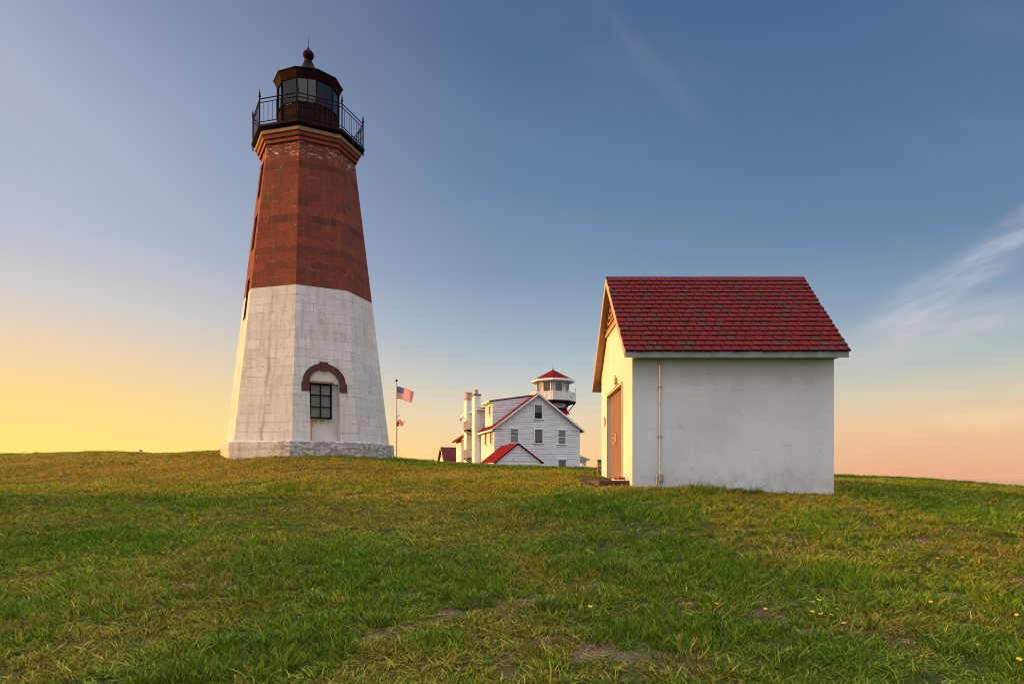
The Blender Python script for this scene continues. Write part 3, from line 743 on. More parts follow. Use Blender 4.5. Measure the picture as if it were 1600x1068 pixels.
far_t = [tuft_mesh('grass_tuft_wide', 40, 0.15, 0.05, 0.13, 0.016, 0.7, 40+i) for i in range(7)]
scatter('grass', None, [grass_points(3.2, 9.0, 150, 1.0, 1, ext=3.5), grass_points(9.0, 15.0, 95, 1.15, 2, ext=3.5)], near_t)
scatter('distant_grass', None, [grass_points(15.0, 24.0, 44, 1.0, 3, ext=3.0), grass_points(24.0, 42.0, 24, 1.25, 4, hscale=1.0)], far_t)

def clod_mesh(name, seed):
    rg = random.Random(seed); bm = bmesh.new(); bmesh.ops.create_icosphere(bm, subdivisions=1, radius=0.011)
    for v in bm.verts: v.co *= rg.uniform(0.6, 1.4); v.co.z *= 0.7
    me = bpy.data.meshes.new(name); bm.to_mesh(me); bm.free(); me.materials.append(CLOD); return me
CLOD = simple('soil_clod', (0.15, 0.09, 0.06), 0.95, var=0.4, scale=30, bump=0.5, bscale=120, spec=0.05)
def clod_points(n, seed):
    rg = np.random.default_rng(seed); y = np.sqrt(rg.uniform(3.5**2, 15**2, n)); x = rg.uniform(-0.9, 0.9, n)*y
    d, b, l = lawn(x, y); k = rg.random(n) < b*0.9; x, y = x[k], y[k]; n = len(x); z = ground(x, y)+0.002; s_ = 0.35+1.3*rg.random(n)**2.5
    return dict(co=np.stack([x, y, z], 1), dry=x*0, lush=x*0, rnd=rg.random(n), rot=rg.uniform(0, 6.28, n), siz=s_, hgt=s_, tx=x*0, ty=x*0)
scatter('soil_clods', None, [clod_points(120000, 71)], [clod_mesh('clod', 80+i) for i in range(5)])

# thicker dark clumps that stand out of the lawn
def tussock(px, py, w, h, label, seed, lushv=1.0):
    rg = random.Random(seed); x, y, z = px_ground(px, py)
    me = tuft_mesh('blades', 320, w, h*0.7, h*1.4, 0.010, 0.6, seed)
    me.materials.clear(); me.materials.append(M['tussock'])
    t = thing('grass_tussock', label, 'grass clump', (x, y, z)); o = bpy.data.objects.new('blades', me); link(o, t)
    cr = MB(); cr.rings([(w*0.8, -0.03), (w*0.75, 0.012), (w*0.3, 0.03), (0.01, 0.034)], 14, cap1=False, smooth=True); cr.build('root_crown', M['crown'], t)
def tus_mat():
    m, q, b = new_mat('tussock_blades')
    bl = q.node('ShaderNodeAttribute', attribute_name='blade').outputs['Fac']
    q.l.new(q.ramp(bl, [(0, (0.05, 0.085, 0.008)), (0.5, (0.12, 0.18, 0.014)), (0.85, (0.26, 0.32, 0.03)), (1, (0.40, 0.30, 0.08))]), b.inputs['Base Color'])
    b.inputs['Roughness'].default_value = 0.6; b.inputs['Specular IOR Level'].default_value = 0.2
    return m
M['tussock'] = tus_mat()
M['crown'] = simple('root_thatch', (0.05, 0.04, 0.018), 0.95, var=0.3, scale=30)
tussock(855, 952, 0.15, 0.17, 'small round dark green tussock right of the largest bare earth patch', 5)
tussock(738, 944, 0.20, 0.17, 'dark green tussock at the right end of the lush strip, left of the bare earth', 6)
tussock(962, 893, 0.24, 0.20, 'tall bright green tussock in the middle of the lawn in front of the white shed', 7)
tussock(590, 975, 0.14, 0.14, 'low dark green tussock standing between the two left bare earth patches', 8)

# ------------------------------------------------------------------ dandelions
HEAD_H = 0.085
def dandelion_proto():
    rg = random.Random(3)
    t = thing('dandelion', 'x', 'flower', (0, 0, -50))
    s_ = MB(); s_.tube([(0, 0, -0.01), (0.004, 0.002, 0.04), (0.0, 0.0, HEAD_H)], 0.0018, 5); s_.build('stem', M['stem'], t)
    h = MB()
    for ring, (n, r, tilt, w) in enumerate(((15, 0.021, 0.10, 0.006), (12, 0.016, 0.45, 0.0055), (9, 0.010, 0.85, 0.005))):
        for k in range(n):
            a = 2*PI*k/n+ring*0.3+rg.uniform(-.1, .1); c, s2 = math.cos(a), math.sin(a)
            ex = r*math.cos(tilt); ez = HEAD_H+r*math.sin(tilt)
            px, py = -s2*w/2, c*w/2
            h.add([(0, 0, HEAD_H), (c*ex*.6+px, s2*ex*.6+py, HEAD_H+(ez-HEAD_H)*.6), (c*ex, s2*ex, ez), (c*ex*.6-px, s2*ex*.6-py, HEAD_H+(ez-HEAD_H)*.6)], [(0, 1, 2, 3)])
    h.build('flower_head', M['yellow'], t)
    return t
FL = [
 ('group', 'yellow dandelion in the tight cluster of four open flowers right of centre in the foreground', 'dandelions in the tight foreground cluster', [(1278, 963), (1284, 961), (1290, 965), (1296, 963)]),
 ('group', 'yellow dandelion of the close pair just above the tight foreground cluster', 'pair of dandelions above the cluster', [(1269, 943), (1276, 939)]),
 ('group', 'yellow dandelion of the pair on the far right crest of the lawn', 'pair of dandelions on the right crest', [(1553, 762), (1558, 766)]),
 ('group', 'yellow dandelion of the close pair near the right edge of the lawn', 'pair of dandelions near the right edge', [(1556, 930), (1565, 926)]),
 ('one', 'single yellow dandelion just left of the tight foreground cluster', None, [(1271, 957)]),
 ('one', 'single yellow dandelion just right of the tight foreground cluster', None, [(1305, 954)]),
 ('one', 'single yellow dandelion below and right of the tight foreground cluster', None, [(1320, 976)]),
 ('one', 'lone yellow dandelion in grass below the right half of the white shed', None, [(1250, 868)]),
 ('one', 'leftmost yellow dandelion, alone beside the dark round tussock', None, [(920, 949)]),
 ('one', 'lone yellow dandelion directly below the shed wall pipe, left one of two', None, [(1076, 946)]),
 ('one', 'lone yellow dandelion below the shed, right one of two on a level', None, [(1119, 946)]),
 ('one', 'lone yellow dandelion midway between the shed pipe and the foreground cluster', None, [(1196, 953)]),
 ('one', 'lone yellow dandelion beside the brown earth patch under the foreground cluster', None, [(1205, 999)]),
 ('one', 'small yellow dandelion on the upper right lawn above the bare patch', None, [(1427, 814)]),
 ('one', 'topmost yellow dandelion of the loose row across the dry right lawn', None, [(1438, 855)]),
 ('one', 'second yellow dandelion from left in the loose row on the dry right lawn', None, [(1452, 860)]),
 ('one', 'lowest yellow dandelion of the loose row on the dry right lawn', None, [(1462, 873)]),
 ('one', 'yellow dandelion next to last in the loose row on the dry right lawn', None, [(1488, 869)]),
 ('one', 'rightmost yellow dandelion of the loose row on the dry right lawn', None, [(1502, 872)]),
 ('one', 'small yellow dandelion standing alone just below the loose row', None, [(1434, 895)]),
 ('one', 'lone open yellow dandelion in the middle of the right foreground lawn', None, [(1455, 941)]),
 ('one', 'yellow dandelion at the very right edge of the lawn, upper one', None, [(1593, 962)]),
 ('one', 'lowest yellow dandelion, near the right bottom corner of the lawn', None, [(1588, 1030)]),
 ('one', 'tiny yellow dandelion in the dark grass near the bottom right', None, [(1532, 1011)]),
]
proto = dandelion_proto(); first = True; rg = random.Random(8)
for kind, label, grp, pts in FL:
    for (a, b) in pts:
        t = proto if first else copy_tree(proto); first = False
        x, y, z = px_ground(a, b, 0.10)
        t.location = (x, y, z+0.035); t.rotation_euler = (rg.uniform(-.2, .2)+0.25, rg.uniform(-.2, .2), rg.uniform(0, 6))
        s_ = rg.uniform(1.05, 1.3); t.scale = (s_, s_, 1.0)
        t['label'] = label
        if grp: t['group'] = grp
        elif 'group' in t: del t['group']

# ------------------------------------------------------------------ lighthouse
def lighthouse():
    T = thing('lighthouse', 'octagonal stone lighthouse, brown above and white below, with black lantern room', 'lighthouse', (TOWER[0], TOWER[1], 0))
    ph = R(6.0); n8 = 8
    zb, zp, zt = 1.32, 6.80, 12.20; Rb, Rt = 3.06, 1.75
    rad = lambda z: Rb+(Rt-Rb)*(z-zb)/(zt-zb)
    ap = math.cos(PI/8)
    def fdir(k):  # face k between vertices k and k+1: outward normal, tangent (to the right seen from outside)
        a = ph+(k+0.5)*PI/4
        return Vector((math.sin(a), -math.cos(a), 0)), Vector((math.cos(a), math.sin(a), 0))
    sh = MB()
    pick = lambda a, b: (lambda k: b if k == 7 else a)
    prof = [(rad(zb), zb), (rad(zp), zp), (rad(zt), zt)]
    sh.rings(prof, 8, ph, mi=[pick(0, 1), pick(2, 3)])
    shaft = sh.build('shaft', [M['white_stone'], M['white_streak'], M['brown_stone'], M['brown_streak'], M['niche']], T)
    cutters = []
    # doorway niche on the front right face
    nrm, tan = fdir(0)
    back = rad(zb)*ap-0.46; cx0 = NICHE_C
    def P(u, w, z): return nrm*w+tan*u+Vector((0, 0, z))
    nb = MB(); hw = NICHE_W/2; zs = 3.36
    out = [P(cx0-hw, back, zb+0.002), P(cx0+hw, back, zb+0.002), P(cx0+hw, back, zs)]
    for k in range(1, 12): a = PI*k/12; out.append(P(cx0+hw*math.cos(a), back, zs+hw*math.sin(a)))
    out.append(P(cx0-hw, back, zs))
    nb.prism(out, nrm*2.0); c1 = nb.build('cutter', M['niche']); cutters.append(c1)
    # tall slots on the far left face (k = -2)
    nl, tl = fdir(-2)
    slots = [(10.40, 11.75), (8.45, 9.75), (5.85, 7.35)]
    for (a, b) in slots:
        mb = MB(); zc = (a+b)/2; w = rad(zc)*ap
        mb.obox(nl*w+Vector((0, 0, zc)), nl*0.32, tl*0.33, Vector((0, 0, (b-a)/2))); cutters.append(mb.build('cutter', M['niche']))
    cut(shaft, cutters)
    # material of the niche surfaces: every face lying behind the shaft's skin
    me = shaft.data
    for p in me.polygons:
        c = p.center
        if zb < c.z < zt-.01 and c.z > 4.3:
            w = max(c.dot(fdir(k)[0]) for k in range(8))
            if w < rad(c.z)*ap-0.03: p.material_index = 2 if c.z > zp-.6 else 0
        if abs(p.normal.z) < 0.9 and zb < c.z < 4.2:
            w = max(c.dot(fdir(k)[0]) for k in range(8)); r_ = rad(c.z)*ap
            if w < r_-0.03: p.material_index = 4
    # pediment panel inside the arch, flush face above the window
    pl = MB()
    seg = [P(cx0-hw+.004, back+.10, zs)]+[P(cx0+(hw-.004)*math.cos(PI*k/12), back+.10, zs+(hw-.004)*math.sin(PI*k/12)) for k in range(12, -1, -1)]
    # white tympanum
    dep = rad(zs+0.3)*ap-0.05-(back+.02)
    seg = [P(cx0+(hw-.004)*math.cos(PI*k/12), back+.02, zs+(hw-.004)*math.sin(PI*k/12)) for k in range(0, 13)]
    pl.prism(seg, nrm*dep); pl.build('tympanum', M['niche'], T)
    # brown arch with keystone
    ar = MB(); r0, r1 = hw+0.005, hw+0.235; n = 14
    tilt = lambda z: rad(z)*ap
    for k in range(n):
        a0, a1 = PI*k/n, PI*(k+1)/n
        q = [(r0, a0), (r1, a0), (r1, a1), (r0, a1)]; f = []
        for dd in (-0.10, 0.022):
            for r, a in q:
                z = zs+r*math.sin(a)*0.93; f.append(P(cx0+r*math.cos(a), tilt(z)+dd, z))
        ar.add(f, [(3, 2, 1, 0), (4, 5, 6, 7), (0, 1, 5, 4), (1, 2, 6, 5), (2, 3, 7, 6), (3, 0, 4, 7)])
    for sg in (-1, 1):
        f = []
        for dd in (-0.10, 0.03):
            for r, z in ((r0-.0, zs-.30), (r1+.035, zs-.30), (r1+.035, zs), (r0, zs)):
                f.append(P(cx0+sg*r, tilt(z)+dd, z))
        ar.add(f, [(3, 2, 1, 0), (4, 5, 6, 7), (0, 1, 5, 4), (1, 2, 6, 5), (2, 3, 7, 6), (3, 0, 4, 7)])
    arch = ar.build('arch', M['arch'], T)
    ks = MB(); zk = zs+r1*0.93
    f = []
    for dd in (-0.1, 0.05):
        for u, z in ((-.11, zk-.27), (.11, zk-.27), (.15, zk+.05), (-.15, zk+.05)): f.append(P(cx0+u, tilt(z)+dd, z))
    ks.add(f, [(3, 2, 1, 0), (4, 5, 6, 7), (0, 1, 5, 4), (1, 2, 6, 5), (2, 3, 7, 6), (3, 0, 4, 7)]); ks.build('keystone', M['arch'], arch)
    # window in the niche
    W = bpy.data.objects.new('window', None); link(W, T)
    wc = cx0-0.10; ww = 0.39; z0, z1 = 2.12, 3.36; bw = back+0.07
    fr = MB()
    for u in (-ww+.025, ww-.025): fr.obox(P(wc+u, bw+.015, (z0+z1)/2), tan*.028, nrm*.035, (0, 0, (z1-z0)/2))
    fr.obox(P(wc, bw, (z0+z1)/2), tan*.018, nrm*.03, (0, 0, (z1-z0)/2-.005))
    for z in (z0+.03, z1-.03): fr.obox(P(wc, bw+.012, z), tan*(ww-.055), nrm*.035, (0, 0, .028))
    for z in (z0+(z1-z0)/3, z0+(z1-z0)*2/3): fr.obox(P(wc, bw+.002, z), tan*(ww-.055), nrm*.026, (0, 0, .017))
    fr.build('window_frame', M['iron'], W)
    pn = MB(); pn.obox(P(wc, bw-.02, (z0+z1)/2), tan*(ww-.03), nrm*.008, (0, 0, (z1-z0)/2-.02)); pn.build('pane', M['grey_pane'], W)
    ln = MB(); ln.obox(P(wc+.03, bw+.05, z1+.035), tan*(ww+.04), nrm*.06, (0, 0, .035)); ln.build('lintel', M['cream'], W)
    # rust runs below the window
    rust = simple('rust', (0.50, 0.28, 0.10), 0.9, var=0.35, scale=9)
    rr = random.Random(4)
    for u, zt_, zb_, w in ((-.30, 2.10, 1.36, .10), (-.13, 2.09, 1.93, .09), (.02, 2.09, 1.90, .10), (-.24, 2.09, 1.80, .05), (.12, 2.09, 1.98, .05)):
        rs = MB(); N = 7
        L_ = [(wc+u-w/2*(1-.5*i/N)+rr.uniform(-.014, .014), zt_+(zb_-zt_)*i/N) for i in range(N+1)]
        R_ = [(wc+u+w/2*(1-.6*i/N)+rr.uniform(-.014, .014), zt_+(zb_-zt_)*i/N) for i in range(N+1)]
        for i in range(N):
            rs.add([P(L_[i][0], back+.004, L_[i][1]), P(R_[i][0], back+.004, R_[i][1]), P(R_[i+1][0], back+.004, R_[i+1][1]), P(L_[i+1][0], back+.004, L_[i+1][1])], [(0, 1, 2, 3)])
        rs.build('rust_stain', rust, T)
    # slot windows: dark pane in each
    for (a, b) in slots:
        Wn = bpy.data.objects.new('slot_window', None); link(Wn, T); zc = (a+b)/2
        w = rad(zc)*ap-0.2
        mb = MB(); mb.obox(nl*w+Vector((0, 0, zc)), nl*0.01, tl*0.32, Vector((0, 0, (b-a)/2-.01))); mb.build('pane', M['slot_pane'], Wn)
        mb = MB()
        for s_ in (-1, 1): mb.obox(nl*(w+.03)+tl*.29*s_+Vector((0, 0, zc)), nl*0.02, tl*0.03, Vector((0, 0, (b-a)/2-.01)))
        mb.obox(nl*(w+.03)+Vector((0, 0, zc)), nl*0.02, tl*0.26, Vector((0, 0, .025))); mb.build('window_frame', M['frame_dark'], Wn)
    # foundation course
    pb = MB(); pb.rings([(3.25, 0.2), (3.25, 1.12), (3.23, 1.285), (3.18, 1.318), (2.9, 1.319)], 8, ph, cap0=False)
    pb.build('foundation', M['plinth'], T, bevel=0.02)
    # cornice
    co = MB(); co.rings([(1.70, 12.14), (1.83, 12.16), (1.85, 12.26), (1.79, 12.28), (1.79, 12.285), (1.90, 12.30), (1.94, 12.40), (1.90, 12.425), (1.5, 12.43)], 8, ph)
    co.build('cornice', M['red_trim'], T)
    cr = MB(); cr.rings([(1.5, 12.425), (1.95, 12.428), (1.99, 12.45), (1.99, 12.57), (1.5, 12.605)], 8, ph); cr.build('cream_band', M['cream'], T)
    dk = MB(); dk.rings([(1.5, 12.603), (2.02, 12.606), (2.12, 12.66), (2.12, 12.745), (2.08, 12.76), (0.5, 12.77)], 8, ph); dk.build('gallery_deck', M['iron_rust'], T)
    # gallery railing
    RL = bpy.data.objects.new('railing', None); link(RL, T); Rr = 2.06; zd = 12.76
    vx = [Vector((Rr*math.sin(ph+k*PI/4), -Rr*math.cos(ph+k*PI/4), 0)) for k in range(8)]
    rails = MB(); bal = MB()
    for k in range(8):
        a, b = vx[k], vx[(k+1) % 8]
        for z, r in ((zd+.10, .016), (zd+.80, .016), (zd+.93, .020)): rails.tube([a+Vector((0, 0, z)), b+Vector((0, 0, z))], r, 6)
        nb_ = 9
        for i in range(1, nb_):
            p = a.lerp(b, i/nb_); bal.tube([p+Vector((0, 0, zd+.10)), p+Vector((0, 0, zd+.80))], 0.0095, 5)
        po = MB(); p = a
        po.tube([p+Vector((0, 0, zd-.30 if k in (2, 6) else zd-.05)), p+Vector((0, 0, zd+1.0))], 0.025, 8)
        po.rings([(0.02, zd+.98), (0.045, zd+1.02), (0.045, zd+1.05), (0.02, zd+1.09), (0.035, zd+1.13), (0.02, zd+1.18), (0.003, zd+1.30)], 8, c=(p.x, p.y), smooth=True)
        po.build('post', M['iron_rust'], RL)
    rails.build('rail', M['iron'], RL); bal.build('baluster', M['iron_rust'], RL)
    br = MB(); br.tube([vx[2]+Vector((0, 0, zd+.80)), vx[1].lerp(vx[2], .55)+Vector((0, 0, zd+.10))], .014, 6)
    br.tube([vx[2]+Vector((0, 0, zd+.45)), vx[1].lerp(vx[2], .75)+Vector((0, 0, zd+.10))], .012, 6); br.build('brace', M['iron'], RL)
    # lantern room: ten sides
    p10 = R(-5.0); zg = 12.77
    LR = bpy.data.objects.new('lantern', None); link(LR, T)
    dr = MB(); dr.rings([(1.115, zg), (1.115, 13.80), (1.09, 13.86), (0.6, 13.87)], 10, p10, smooth=False); drum = dr.build('drum', M['lantern_metal'], LR)
    dr2 = MB()
    for k in range(10):
        a = p10+2*PI*k/10; d_ = Vector((math.sin(a), -math.cos(a), 0)); dr2.obox(d_*1.10+Vector((0, 0, 13.3)), d_*.03, Vector((-d_.y, d_.x, 0))*.03, (0, 0, .43))
    for z in (12.98, 13.70): dr2.rings([(1.11, z), (1.13, z), (1.13, z+.05), (1.11, z+.05)], 10, p10, cap0=False, cap1=False)
    dr2.build('drum_ribs', M['iron_rust'], LR)
    fr = MB(); Rg = 1.13
    vs_ = [Vector((Rg*math.sin(p10+2*PI*k/10), -Rg*math.cos(p10+2*PI*k/10), 0)) for k in range(10)]
    for k in range(10):
        a, b = vs_[k], vs_[(k+1) % 10]
        fr.bar(a+Vector((0, 0, zg)), a+Vector((0, 0, 14.80)), .05)
        m_ = (a+b)/2
        fr.bar(a+Vector((0, 0, 13.88)), b+Vector((0, 0, 13.88)), .035)
        fr.bar(a+Vector((0, 0, 12.82)), b+Vector((0, 0, 12.82)), .05, .09)
    fr.bar(vs_[0].lerp(vs_[1], .55)+Vector((0, 0, 13.88)), vs_[0].lerp(vs_[1], .55)+Vector((0, 0, 14.78)), .03)
    fr.build('glazing_bars', M['iron'], LR)
    for k in range(10):
        a, b = vs_[k]*.985, vs_[(k+1) % 10]*.985; g = MB(); d_ = (b-a).normalized()*.03
        g.prism([a+d_+Vector((0, 0, 13.90)), b-d_+Vector((0, 0, 13.90)), b-d_+Vector((0, 0, 14.78)), a+d_+Vector((0, 0, 14.78))], (a+b).normalized()*.006)
        g.build('glass_pane', M['glass'], LR)
    # roof of the lantern
    ro = bpy.data.objects.new('lantern_roof', None); link(ro, T)
    ca = MB(); ca.rings([(1.06, 14.76), (1.15, 14.76), (1.25, 15.02), (1.27, 15.06), (1.0, 15.07)], 10, p10, cap0=False); ca.build('eaves_band', M['lantern_metal'], ro)
    cp = MB(); cp.rings([(1.29, 15.055), (1.29, 15.08), (0.95, 15.22), (0.62, 15.40), (0.42, 15.55), (0.30, 15.70), (0.20, 15.86), (0.19, 15.92)], 10, p10, cap0=False); cp.build('roof_cap', M['iron'], ro)
    un = MB(); un.rings([(1.06, 14.765), (1.05, 15.04), (0.3, 15.05)], 10, p10, cap0=False); un.build('roof_lining', M['grey_roof'], ro)
    ba = MB(); ba.rings([(0.13, 15.90), (0.15, 15.98), (0.11, 16.02)]+[(0.205*math.sin(PI*t/12), 16.23-0.205*math.cos(PI*t/12)) for t in range(2, 12)]+[(0.05, 16.43), (0.05, 16.48), (0.02, 16.54)], 20, smooth=True)
    ba.build('vent_ball', M['iron_rust'], ro)
    rod = MB(); rod.tube([(0, 0, 16.48), (0, 0, 16.95)], [.012, .004], 6); rod.tube([(-.14, -.2, 15.75), (-.03, -.24, 16.1), (0, 0, 16.55)], .006, 5); rod.build('lightning_rod', M['iron'], ro)
    # lens inside
    le = MB(); pr = []
    for i in range(9): z = 13.87+i*.045; r = .22+.08*math.sin(PI*(i+.5)/9); pr += [(r, z), (r-.04, z+.03)]
    le.rings(pr, 20, smooth=False); le.build('lens', M['lens'], LR)
    return T
NICHE_C = -0.02; NICHE_W = 1.04
lighthouse()
print('tower ok')

# ------------------------------------------------------------------ shed
def shed():
    x0, x1, y0, y1 = SHED; T = thing('storage_shed', 'white stucco storage shed with red shingle gable roof and salmon door', 'shed', (x0, y0, 0))
    W = x1-x0; L = y1-y0; ox, of, ob = 0.18, 0.27, 0.48   # overhangs
    ye0, ye1 = -of, L+ob; ym = (ye0+ye1)/2; ze, zr = 2.63, 4.93
    sl = (zr-ze)/(ym-ye0)
    zw = lambda y: ze+sl*(min(y, 2*ym-y)-ye0)-0.16
    wl = MB()
    wl.prism([(0, 0, -.9), (0, L, -.9), (0, L, zw(L)), (0, ym, zw(ym)), (0, 0, zw(0))], (W, 0, 0))
    wall = wl.build('wall', M['stucco'], T)
    dy0, dy1, dz = 16.02-y0, 18.40-y0, 2.14
    c = MB(); c.box(-.5, .10, dy0, dy1, 0.0, dz)
    cut(wall, [c.build('cutter', M['stucco'])])
    d = MB(); d.box(.07, .11, dy0+.003, dy1-.003, 0.0, dz-.003)
    for i in range(4): yy = dy0+.03+(dy1-dy0-.06)*i/4; d.box(.062, .07, yy+.012, yy+(dy1-dy0-.06)/4-.012, .03, dz-.05)
    door = d.build('door', M['door'], T)
    h = MB(); yc = (dy0+dy1)/2+.02; h.box(.02, .06, yc-.05, yc+.05, .90, 1.12); h.box(-.02, .02, yc-.03, yc+.03, .84, .92); h.tube([(0.03, yc, .98), (-.035, yc, 1.0), (-.03, yc, 1.1), (.03, yc, 1.1)], .012, 6)
    h.build('latch', simple('latch_brass', (0.65, 0.5, 0.3), .4, .5), door)
    fr = MB(); fr.box(-.022, .02, dy0-.07, dy0-.002, 0, dz+.07); fr.box(-.022, .02, dy1+.002, dy1+.07, 0, dz+.07); fr.box(-.03, .02, dy0+.0, dy1, dz+.002, dz+.075)
    fr.build('door_frame', M['tan_trim'], T)
    # roof slopes: underlay slab plus lapped shingles
    rf = bpy.data.objects.new('roof', None); link(rf, T)
    tn = 0.05
    n1 = Vector((0, -sl, 1)).normalized(); n2 = Vector((0, sl, 1)).normalized()
    sb = MB()
    e = 0.03
    q6 = [(-ox, ye0, ze-.02), (-ox, ym, zr-.02), (-ox, ye1, ze-.02), (-ox, ye1, ze-.11), (-ox, ym, zr-.12), (-ox, ye0, ze-.11)]
    q7 = [(W+ox-.02+(.25 if abs(p[1]-ym) < .01 else 0), p[1], p[2]) for p in q6]
    sb.add(q6+q7, [tuple(range(6)), tuple(range(6, 12))[::-1]]+[(i, i+6, (i+1) % 6+6, (i+1) % 6) for i in range(6)])
    if 0: sb.prism([(-ox, ye0, ze-.02), (-ox, ym, zr-.02), (-ox, ye1, ze-.02), (-ox, ye1, ze-.11), (-ox, ym, zr-.12), (-ox, ye0, ze-.11)], (W+2*ox-.02, 0, 0))
    sb.build('roof_deck', M['soffit'], rf)
    rg = random.Random(12)
    SK = 0.25
    for nm, sgn, yA in (('front', 1, ye0), ('rear', -1, ye1)):
        s_ = MB(); a0 = Vector((0, yA-.03*sgn, ze-.024)); up = Vector((0, (ym-ye0)*sgn, zr-ze)); Ls = up.length; up.normalize(); nn = n1 if sgn > 0 else n2
        rows = 17; ex = (Ls+.03)/rows; tw = 0.198
        for i in range(rows):
            off = (i % 2)*tw*.5+rg.uniform(-.02, .02); x = -ox-.015-off; zz = rg.uniform(-.003, .003)
            while x < W+ox+SK*i/rows:
                xa, xb = max(x+.009, -ox-.02), min(x+tw-.009, W+ox+.015+SK*(i+.5)/rows); x += tw
                if xb-xa < .02: continue
                j = rg.uniform(-.007, .007); lb = i*ex-.012+j; lt = min((i+1)*ex+.03, Ls+.03)
                hb, ht = .040+rg.uniform(0, .008), .008
                pts = [a0+up*lb+nn*.002, a0+up*lt+nn*.002, a0+up*lt+nn*(ht+.008), a0+up*lb+nn*hb]
                s_.prism([Vector((xa, p.y, p.z)) for p in pts], (xb-xa, 0, 0))
        s_.build('shingles', M['shingle'], rf)
    rc = MB(); x = -ox-.02
    while x < W+ox+.24:
        xb = min(x+.27, W+ox+.27); hz = .016
        for sgn, nn in ((1, n1), (-1, n2)):
            a = Vector((0, ym, zr-.0)); dn = Vector((0, -sgn*(ym-ye0), ze-zr)).normalized()
            p = [a+nn*.012, a+dn*.13+nn*.008, a+dn*.13+nn*.026, a+nn*.034]
            rc.prism([Vector((x+.004, q.y, q.z+.003)) for q in p], (xb-x-.004, 0, 0))
        x = xb
    rc.build('ridge_caps', M['shingle'], rf)
    for ya in (ye0-.022, ye1+.001):
        fa = MB(); fa.box(-ox, W+ox-.02, ya, ya+.021, ze-.145, ze-.022); fa.build('fascia', M['teal_trim'], rf)
    sf = MB(); sf.box(.02, W-.0, ye0, -.003, ze-.14, ze-.125); sf.build('soffit', M['teal_trim'], rf)
    for xs in (-ox-.028, W+ox-.018):
        bb = MB()
        for sgn, ya in ((1, ye0), (-1, ye1)):
            a = Vector((xs, ya, ze-.02)); b = Vector((xs+(.25 if xs > 0 else 0), ym, zr-.02)); bb.prism([a, b, b-Vector((0, 0, .165)), a-Vector((0, 0, .125))], (.024, 0, 0))
        bb.build('barge_board', M['tan_trim'], rf)
    # louvred vent high in the left gable
    vt = bpy.data.objects.new('gable_vent', None); link(vt, T)
    zv0 = 3.78; hw = (zw(ym)-zv0)/sl
    v = MB(); v.box(-.05, -.001, ym-hw, ym+hw, zv0-.07, zv0)
    for sgn in (-1, 1):
        a = Vector((-.04, ym+sgn*hw, zv0)); b = Vector((-.04, ym, zw(ym)+.0)); v.prism([a, b, b-Vector((0, 0, .09)), a-Vector((0, sgn*.1, 0))], (.038, 0, 0))
    v.build('vent_frame', M['tan_trim'], vt)
    lv = MB(); nlv = 6
    for i in range(nlv):
        z = zv0+.04+i*(zw(ym)-zv0-.2)/nlv; w = (zw(ym)-z)/sl-.09
        lv.obox((-.022, ym, z+.02), (.018, 0, -.014), (0, w, 0), (.004, 0, .005))
    lv.build('louvre', M['tan_trim'], vt)
    bk = MB(); bk.prism([(-.004, ym-hw+.08, zv0+.005), (-.004, ym+hw-.08, zv0+.005), (-.004, ym, zw(ym)-.1)], (.003, 0, 0)); bk.build('vent_back', M['roof_base'], vt)
    # conduit and box on the front wall
    cd = MB(); cx = (1031-800)/F*y0-x0
    cd.tube([(cx, -.035, -.05), (cx, -.035, ze-.15)], .017, 8)
    for z in (1.93, 0.9): cd.box(cx-.045, cx+.045, -.045, -.001, z-.012, z+.012)
    cd.tube([(cx-.07, -.028, .1), (cx-.07, -.028, -.12)], .014, 8)
    pipe = cd.build('conduit', M['conduit'], T)
    bx = MB(); bx.box(cx-.03, cx+.06, -.09, -.002, -.05, .10); bx.box(cx-.045, cx+.02, -.07, -.002, -.2, -.055); bx.build('junction_box', M['box_grey'], pipe, bevel=.006)
    # lamp bracket over the door
    lp = MB(); yl = dy0+.75; lp.box(-.03, -.001, yl-.25, yl+.35, dz+.082, dz+.105); lp.box(-.06, -.001, yl-.06, yl+.10, dz+.12, dz+.26); lp.tube([(-.03, yl, dz+.26), (-.06, yl+.02, dz+.33)], .016, 6)
    lp.build('door_lamp', simple('faded_lamp', (.42, .24, .14), .6, var=.3, scale=20), T)
    # apron in front of the door
    return T
shed()
ap = thing('door_step', 'low brown weathered slab in front of the salmon shed door', 'step', (1.6, 15.0, 0))
a_ = MB(); a_.box(.25, .90, 0, 4.5, -.7, -.03); a_.build('slab', M['concrete'], ap, bevel=.015)
# small things by the shed
def brick(x, y, rz, label):
    t = thing('brick', label, 'brick', (x, y, -.02), rz); b = MB(); b.box(-.075, .075, -.04, .04, 0, .065)
    b.build('block', M['brick_red'], t, bevel=.008)
brick(2.36, 15.22, .3, 'reddish brick lying on the door step next to the white wall, nearest the corner')
brick(2.32, 15.62, 1.1, 'reddish brick lying on the door step, the one nearer the salmon door')
# diamond placard: its own thing fixed on the wall
dm = thing('diamond_sign', 'small red diamond placard on the sunlit shed wall left of the door', 'sign', (SHED[0]-.004, 18.95, 1.54))
b = MB(); q = .155
b.prism([(0, -q, 0), (0, 0, -q), (0, q, 0), (0, 0, q)], (-.012, 0, 0)); b.build('plate', M['sign_red'], dm)
b = MB(); q = .055
b.prism([(-.0125, -q, 0), (-.0125, 0, -q), (-.0125, q, 0), (-.0125, 0, q)], (-.004, 0, 0)); b.build('centre_square', M['flag_white'], dm)
